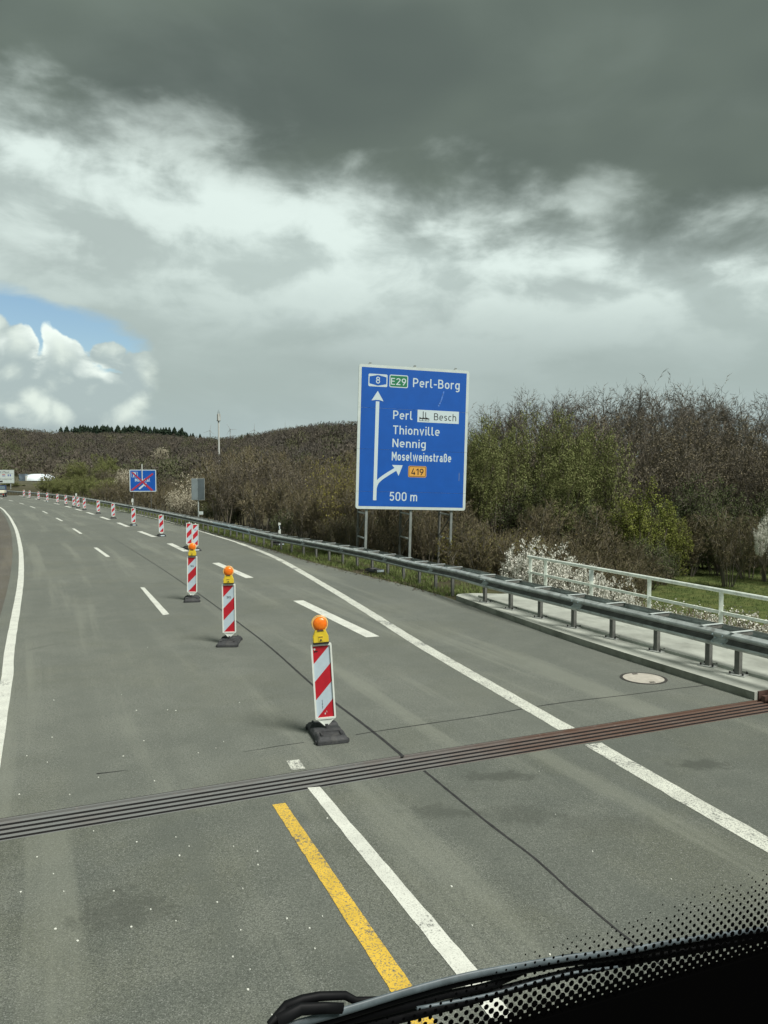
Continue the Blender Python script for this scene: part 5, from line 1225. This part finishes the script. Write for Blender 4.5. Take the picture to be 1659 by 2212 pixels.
for vx, vt, D_, wd, lb in ((128,1000,215,5,'pale blossoming bush above the dome'),(272,1003,120,3.5,'pale blossoming bush left of the parking sign'),(345,935+27,330,8,'pale blossoming tree on the wooded hill')):
    p = atd(vx, vt, D_); z = float(terrain_z(np.array([p.x]), np.array([p.y]))[0]); place('cream','blossoming_tree',p.x,p.y,max(2.5,p.z-z),wd,lb,'distant pale blossom','tree')

# ------------------------------------------------------------------ far woodland (one mass) and ridge conifers
def wood():
    rg = np.random.default_rng(5); pts = []
    N = 7800
    a = rg.uniform(-50, 42, N); k = sst(a, -13, -3); rmax = 700*(1-k)+430*k
    r_ = np.sqrt(rg.uniform(0, 1, N)*(rmax**2-205**2)+205**2)
    x = r_*np.sin(np.radians(a)); y = r_*np.cos(np.radians(a)); z = terrain_z(x, y)
    keep = rail_off(x, y) > 12
    keep &= ~((a < -23.3)&(a > -26.6)&(r_ < 262)); keep &= ~((a > -18)&(a < -14.2)&(r_ < 345)&(r_ > 255)); keep &= ~((a > -7)&(a < -2.6)&(r_ < 312)&(r_ > 268))
    # clearings: pale vineyard strips
    x, y, z, r_, a = (q[keep] for q in (x, y, z, r_, a))
    base = []
    nt = 240
    for s_ in range(6):
        c = rg.normal(size=(nt,3)); c /= np.linalg.norm(c, axis=1)[:,None]; c *= rg.uniform(.45,1,(nt,1))**.5; c[:,2] = np.abs(c[:,2])*1.05-.15
        d = c+np.array([0,0,.25])+rg.normal(size=(nt,3))*.9; d /= np.linalg.norm(d, axis=1)[:,None]
        s1 = np.cross(d, rg.normal(size=(nt,3))); s1 /= np.linalg.norm(s1, axis=1)[:,None]
        L = rg.uniform(.08,.20,(nt,1)); wd = rg.uniform(.018,.042,(nt,1))
        base.append(np.stack([c-s1*wd-d*L*.5, c+s1*wd-d*L*.5, c+d*L*.5], 1))
    out_v = []; cols = []
    pal = np.array([[.066,.060,.048],[.082,.072,.056],[.058,.054,.046],[.080,.080,.046],[.092,.082,.066],[.066,.074,.038]])*1.25
    n = len(x); which = rg.integers(0, 6, n); rad = rg.uniform(3.6,6.2,n); hgt = rg.uniform(5.5,8.5,n)
    ci = rg.choice(6, n, p=[.28,.22,.22,.12,.08,.08]); 
    for i in range(6):
        m = which == i; b = base[i][None]*np.stack([rad[m], rad[m], hgt[m]], -1)[:,None,None,:]
        b = b+np.stack([x[m], y[m], z[m]+hgt[m]*.25], -1)[:,None,None,:]
        out_v.append(b.reshape(-1,3)); c = pal[ci[m]]*rg.uniform(.88,1.12,(m.sum(),1)); cols.append(np.repeat(c, nt*3, 0))
    v = np.vstack(out_v); f = np.arange(len(v)).reshape(-1,3); me_ = np_mesh('far_woodland', v, f)
    ca = me_.color_attributes.new('tint', 'FLOAT_COLOR', 'POINT'); c = np.hstack([np.vstack(cols), np.ones((len(v),1))]); ca.data.foreach_set('color', c.astype(np.float32).ravel())
    m = bpy.data.materials.new('woodland'); m.use_nodes = True; b = m.node_tree.nodes['Principled BSDF']; at_ = m.node_tree.nodes.new('ShaderNodeVertexColor'); at_.layer_name = 'tint'
    m.node_tree.links.new(at_.outputs[0], b.inputs['Base Color']); b.inputs['Roughness'].default_value = .9; b.inputs['Specular IOR Level'].default_value = .1
    me_.materials.append(m); o = bpy.data.objects.new('far_woodland', me_); col.objects.link(o); tag(o, 'brown leafless woodland covering the far hillsides', 'woodland', kind='stuff')
wood()
def conifer_mesh(seed):
    r = random.Random(seed); v = []; f = []
    for k in range(260):
        t = r.random()**.8; z = 1-t*.92; a = r.uniform(0,6.28); L = (.04+.30*t)*r.uniform(.6,1.15)
        c = Vector((0,0,z)); e = Vector((math.cos(a)*L, math.sin(a)*L, z-.06-.05*r.random())); p = Vector((-math.sin(a), math.cos(a), 0))*(.025+.03*t); o_ = len(v)
        v += [tuple(c-p*.4), tuple(c+p*.4), tuple(e+p), tuple(e-p)]; f.append((o_,o_+1,o_+2,o_+3))
        v += [tuple(c.lerp(e,.4)+Vector((0,0,-.03))), tuple(e+Vector((0,0,-.05))), tuple(e+Vector((0,0,.02)))]; f.append((o_+4,o_+5,o_+6))
    me_ = bpy.data.meshes.new('crown'); me_.from_pydata(v, [], f); me_.materials.append(NEEDLE)
    m_ = MB(); m_.tube((0,0,0),(0,0,.9),.02,.006,n=5); tm = bpy.data.meshes.new('trunk'); tm.from_pydata([tuple(q) for q in m_.v], [], m_.f); tm.materials.append(BARK); return tm, me_
CON = [conifer_mesh(s_) for s_ in range(4)]
def conifer(vx, vt, D_, h, wd, lb, gp):
    p = atd(vx, vt, D_); tm, cm = random.choice(CON); r_ = empty('conifer', (p.x,p.y,p.z-h), random.uniform(0,6), lb, 'tree', gp); r_.scale = (h*wd,h*wd,h)
    for nm, me_ in (('trunk',tm),('crown',cm)): c = bpy.data.objects.new(nm, me_); col.objects.link(c); c.parent = r_
for k in range(110):
    vx = random.uniform(128,418); t = (vx-128)/290; base = 921+6*t-4*math.sin(t*3.1)+ (8 if vx > 395 else 0)
    conifer(vx, base+random.uniform(-3.5,5), random.uniform(690,735), random.uniform(15,19), random.uniform(.9,1.3), 'dark conifer in the stand along the far ridge', 'conifers along the far ridge')
conifer(535,934,470,11,1.5,'lone dark conifer on the ridge right of the phone mast','lone ridge conifers'); conifer(522,940,475,9,1.2,'small dark conifer just left of the lone one on the ridge','lone ridge conifers')
for vx, vt in ((417,934),(432,936)): conifer(vx, vt, 690, 13, 1.1, 'single dark conifer at the right end of the ridge stand', 'conifers at the end of the ridge stand')
# pale road strip on the far slope
pA, pB = atd(640,973,300), atd(752,967.5,300)
zz = [float(terrain_z(np.array([q.x]), np.array([q.y]))[0]) for q in (pA,pB)]
vd = empty('viaduct_parapet', (0,0,0), label='pale concrete road parapet crossing the far slope left of the sign', cat='parapet')
MB().bar(pA, pB, .5, 1.1).build('parapet_wall', M['concrete'], vd)
for k in range(9): q = pA.lerp(pB, k/8); MB().box(-.15,.15,-.15,.15,-9,-.4).build('support', M['concrete'], vd, loc=q)

# ------------------------------------------------------------------ verge grass
def grass(name, pts, h, lab, matn, n_b=7):
    rg = np.random.default_rng(3); pts = np.array(pts); n = len(pts)*n_b; c = np.repeat(pts, n_b, 0)+np.hstack([rg.normal(size=(n,2))*.05, np.zeros((n,1))])
    a = rg.uniform(0,6.28,n); hh_ = h*rg.uniform(.4,1.2,(n,1)); lean = rg.normal(size=(n,2))*.35*hh_
    s1 = np.stack([np.cos(a), np.sin(a), 0*a], -1)*.011; tip = c+np.hstack([lean, hh_])
    v = np.stack([c-s1, c+s1, tip], 1).reshape(-1,3); me_ = np_mesh(name, v, np.arange(n*3).reshape(-1,3)); me_.materials.append(matn)
    o = bpy.data.objects.new(name, me_); col.objects.link(o); tag(o, lab, 'grass', kind='stuff')
GR = plant_mat('grass', (.075,.115,.030), (.155,.190,.060)); GRD = plant_mat('grass_meadow', (.060,.092,.026), (.110,.140,.048))
pts = []
EA = np.array([(p.x,p.y) for p in E_C if p.y > 22.6])
fr_ = [p for p in resample([q for q in G_C if 22.6 < q.y < 110], .10)]
for i in range(len(fr_)-1):
    d = (fr_[i+1]-fr_[i]).normalized(); rn = Vector((d.y,-d.x,0)); q = fr_[i]; wd = float(np.min(np.hypot(EA[:,0]-q.x, EA[:,1]-q.y)))
    for _ in range(12 if q.y < 55 else 4):
        o_ = random.uniform(-max(.1,wd-.1), 2.6); p = q+rn*o_
        if mn.noise(Vector((p.x*.7, p.y*.7, 0))) > -.25+(.35 if o_ < -wd*.75 else 0): pts.append((p.x,p.y,-.05))
grass('verge_grass', pts, .16, 'short tufted grass on the verge under the guard rail', GR)
pts = []
for _ in range(22000):
    x_ = random.uniform(5,40); y_ = random.uniform(20,58)
    pts.append((x_,y_))
pa = np.array(pts); u_ = rail_off(pa[:,0], pa[:,1]); k_ = (u_ > 3.4)&(pa[:,0]/pa[:,1] < .62)&(pa[:,0]/pa[:,1] > .2); pa = pa[k_]; za = terrain_z(pa[:,0], pa[:,1])-.03
grass('meadow_grass', np.hstack([pa, za[:,None]]), .15, 'green grass of the meadow beyond the bridge', GRD, 6)
# leaf litter and soil along the asphalt edge
mb = MB()
for i in range(len(fr_)-1):
    q = fr_[i]
    if q.y > 60: break
    d = (fr_[i+1]-q).normalized(); rn = Vector((d.y,-d.x,0)); wd = float(np.min(np.hypot(EA[:,0]-q.x, EA[:,1]-q.y)))
    for _ in range(5):
        p = q-rn*(wd+random.gauss(-.08,.13)); s_ = random.uniform(.015,.05); th = random.uniform(0,6)
        mb.quadm(None, [(p.x+s_*math.cos(th+k*2.09), p.y+s_*math.sin(th+k*2.09), .004+(random.uniform(0,.03) if k else 0)) for k in range(3)], [(0,1,2)])
tag(mb.build('leaf_litter', mat('litter', (.07,.058,.036), .9, var=.5, vscale=6)), 'brown leaf litter and soil along the asphalt edge', 'leaf litter', kind='stuff')

# ================================================================== windscreen edge, wiper and dashboard of the vehicle
PH = R(21); wh_ = Vector((-math.sin(PH), math.cos(PH), 0)); we = Vector((math.cos(PH), math.sin(PH), 0)); WD = .40
def wpt(s_, hgt, dpt=WD): return wh_*dpt+we*s_+Vector((0,0,CAMZ-hgt))
def wproj(vx, vy, dpt):
    """photo position -> (s, drop) on the windscreen plane at distance dpt"""
    a_ = (vx-829.5)/1661; b_ = (vy-1106)/1661; f_ = math.cos(PITCH)-math.sin(PITCH)*b_; d_ = math.sin(PITCH)+math.cos(PITCH)*b_
    v_ = Vector((a_, f_, -d_)); t_ = dpt/v_.dot(wh_); q = v_*t_; return q.dot(we), -q.z
hs = .848*WD; ht = .685*WD
FRIT = mat('frit', (.0015,.0015,.0015), .9, spec=.0); CAB = mat('cabin_black', (.002,.002,.002), .95, var=.3, vscale=30, spec=.02)
WM = Matrix(((we.x,wh_.x,0,wh_.x*WD),(we.y,wh_.y,0,wh_.y*WD),(0,0,1,CAMZ),(0,0,0,1)))
ws_ = empty('windscreen', (0,0,0), label='lower windscreen edge with black printed dot border, cut by the lower right corner', cat='windscreen'); ws_.matrix_world = WM
MB().box(-1.15,1.15,0,.004,-hs-.35,-hs).build('black_border', FRIT, ws_)
px = .0068; mb = MB(); row = 0; hgt = hs-.0008
while hgt > ht:
    cnt_n = int(2.0/px)
    for k in range(cnt_n):
        sx = -1.0+k*px+(px/2 if row % 2 else 0)
        if sx > .75 or sx < -.3: continue
        he_ = WD*float(np.interp(sx, [.05,.12,.25,.45], [.83,.79,.735,.69])); t_ = (hs-hgt)/(hs-he_)
        if t_ > 1: continue
        rr_ = px*(.55-.47*t_**.60)
        if t_ > .8 and random.random() < (t_-.8)*3: continue
        P_ = [(sx+rr_*math.cos(j*.785+.39), .001, -hgt+rr_*math.sin(j*.785+.39)) for j in range(8)]
        mb.quadm(None, P_, [tuple(range(8))])
    hgt -= px*.5*.98; row += 1
tag(mb.build('dot_pattern', FRIT, ws_), kind='stuff')
dbk = empty('dashboard', (0,0,0), label='black dashboard top in the lower right corner', cat='dashboard'); dbk.matrix_world = WM
MB().box(-1.15,1.15,-.30,-.015,-hs-.30,-hs-.06).build('dashboard_top', CAB, dbk, bevel=.01)
# wiper outside the glass
wp = empty('wiper', (0,0,0), label='black windscreen wiper lying along the lower edge of the glass', cat='wiper')
WR = mat('wiper_black', (.004,.0045,.005), .6, spec=.15, var=.3, vscale=40); WB = mat('wiper_blade_grey', (.085,.11,.118), .5, var=.25, vscale=60, dirt=(.06,.07,.075), dscale=50)
def wline(pts, d_, r0, r1, name, matr, flat=1.0):
    P_ = []
    for vx, vy in pts: s_, h_ = wproj(vx, vy, d_); P_.append(wpt(s_, h_, d_))
    C = catmull([tuple(p) for p in P_], .01); m_ = MB(); n = len(C)
    ns = 8; V_ = []
    for i, c in enumerate(C):
        d = (C[min(i+1,n-1)]-C[max(0,i-1)]).normalized(); u_ = Vector((0,0,1)); s1 = d.cross(u_).normalized(); u2 = s1.cross(d); rr_ = r0+(r1-r0)*i/(n-1)
        V_ += [c+s1*rr_*flat*math.cos(2*math.pi*k/ns)+u2*rr_*math.sin(2*math.pi*k/ns) for k in range(ns)]
    m_.quadm(None, V_, [(i*ns+k,i*ns+(k+1)%ns,(i+1)*ns+(k+1)%ns,(i+1)*ns+k) for i in range(n-1) for k in range(ns)]+[tuple(range(ns)), tuple((n-1)*ns+k for k in range(ns))])
    return m_.build(name, matr, wp, smooth=True)
bl = [(560,2240),(648,2210),(736,2186),(885,2141),(1021,2106),(1211,2072),(1347,2055),(1449,2036),(1600,2014),(1760,1994)]
wline(bl, .435, .0030, .0022, 'blade_rubber', WB, .5)
wline([(x, y+10) for x, y in bl], .440, .0030, .0022, 'blade_carrier', WR, .8)
wline([(640,2225),(800,2192),(960,2150),(1060,2128),(1160,2085),(1240,2066),(1320,2066),(1400,2062)], .445, .0036, .0020, 'wiper_arm', WR, .7)
wline([(560,2255),(800,2212),(960,2174),(1100,2136),(1250,2098),(1400,2068),(1560,2040),(1760,2004)], .450, .0040, .0034, 'wiper_arm', WR, .7)
wline([(900,2178),(1050,2150),(1150,2123),(1240,2101),(1340,2088)], .437, .0011, .0009, 'hose', WB)
wline([(585,2215),(620,2172),(690,2152),(745,2150),(768,2162),(840,2158)], .443, .0036, .0022, 'wiper_joint', WR, .8)
wline([(600,2205),(650,2180),(740,2178)], .432, .0045, .0035, 'wiper_joint', WR, .6)
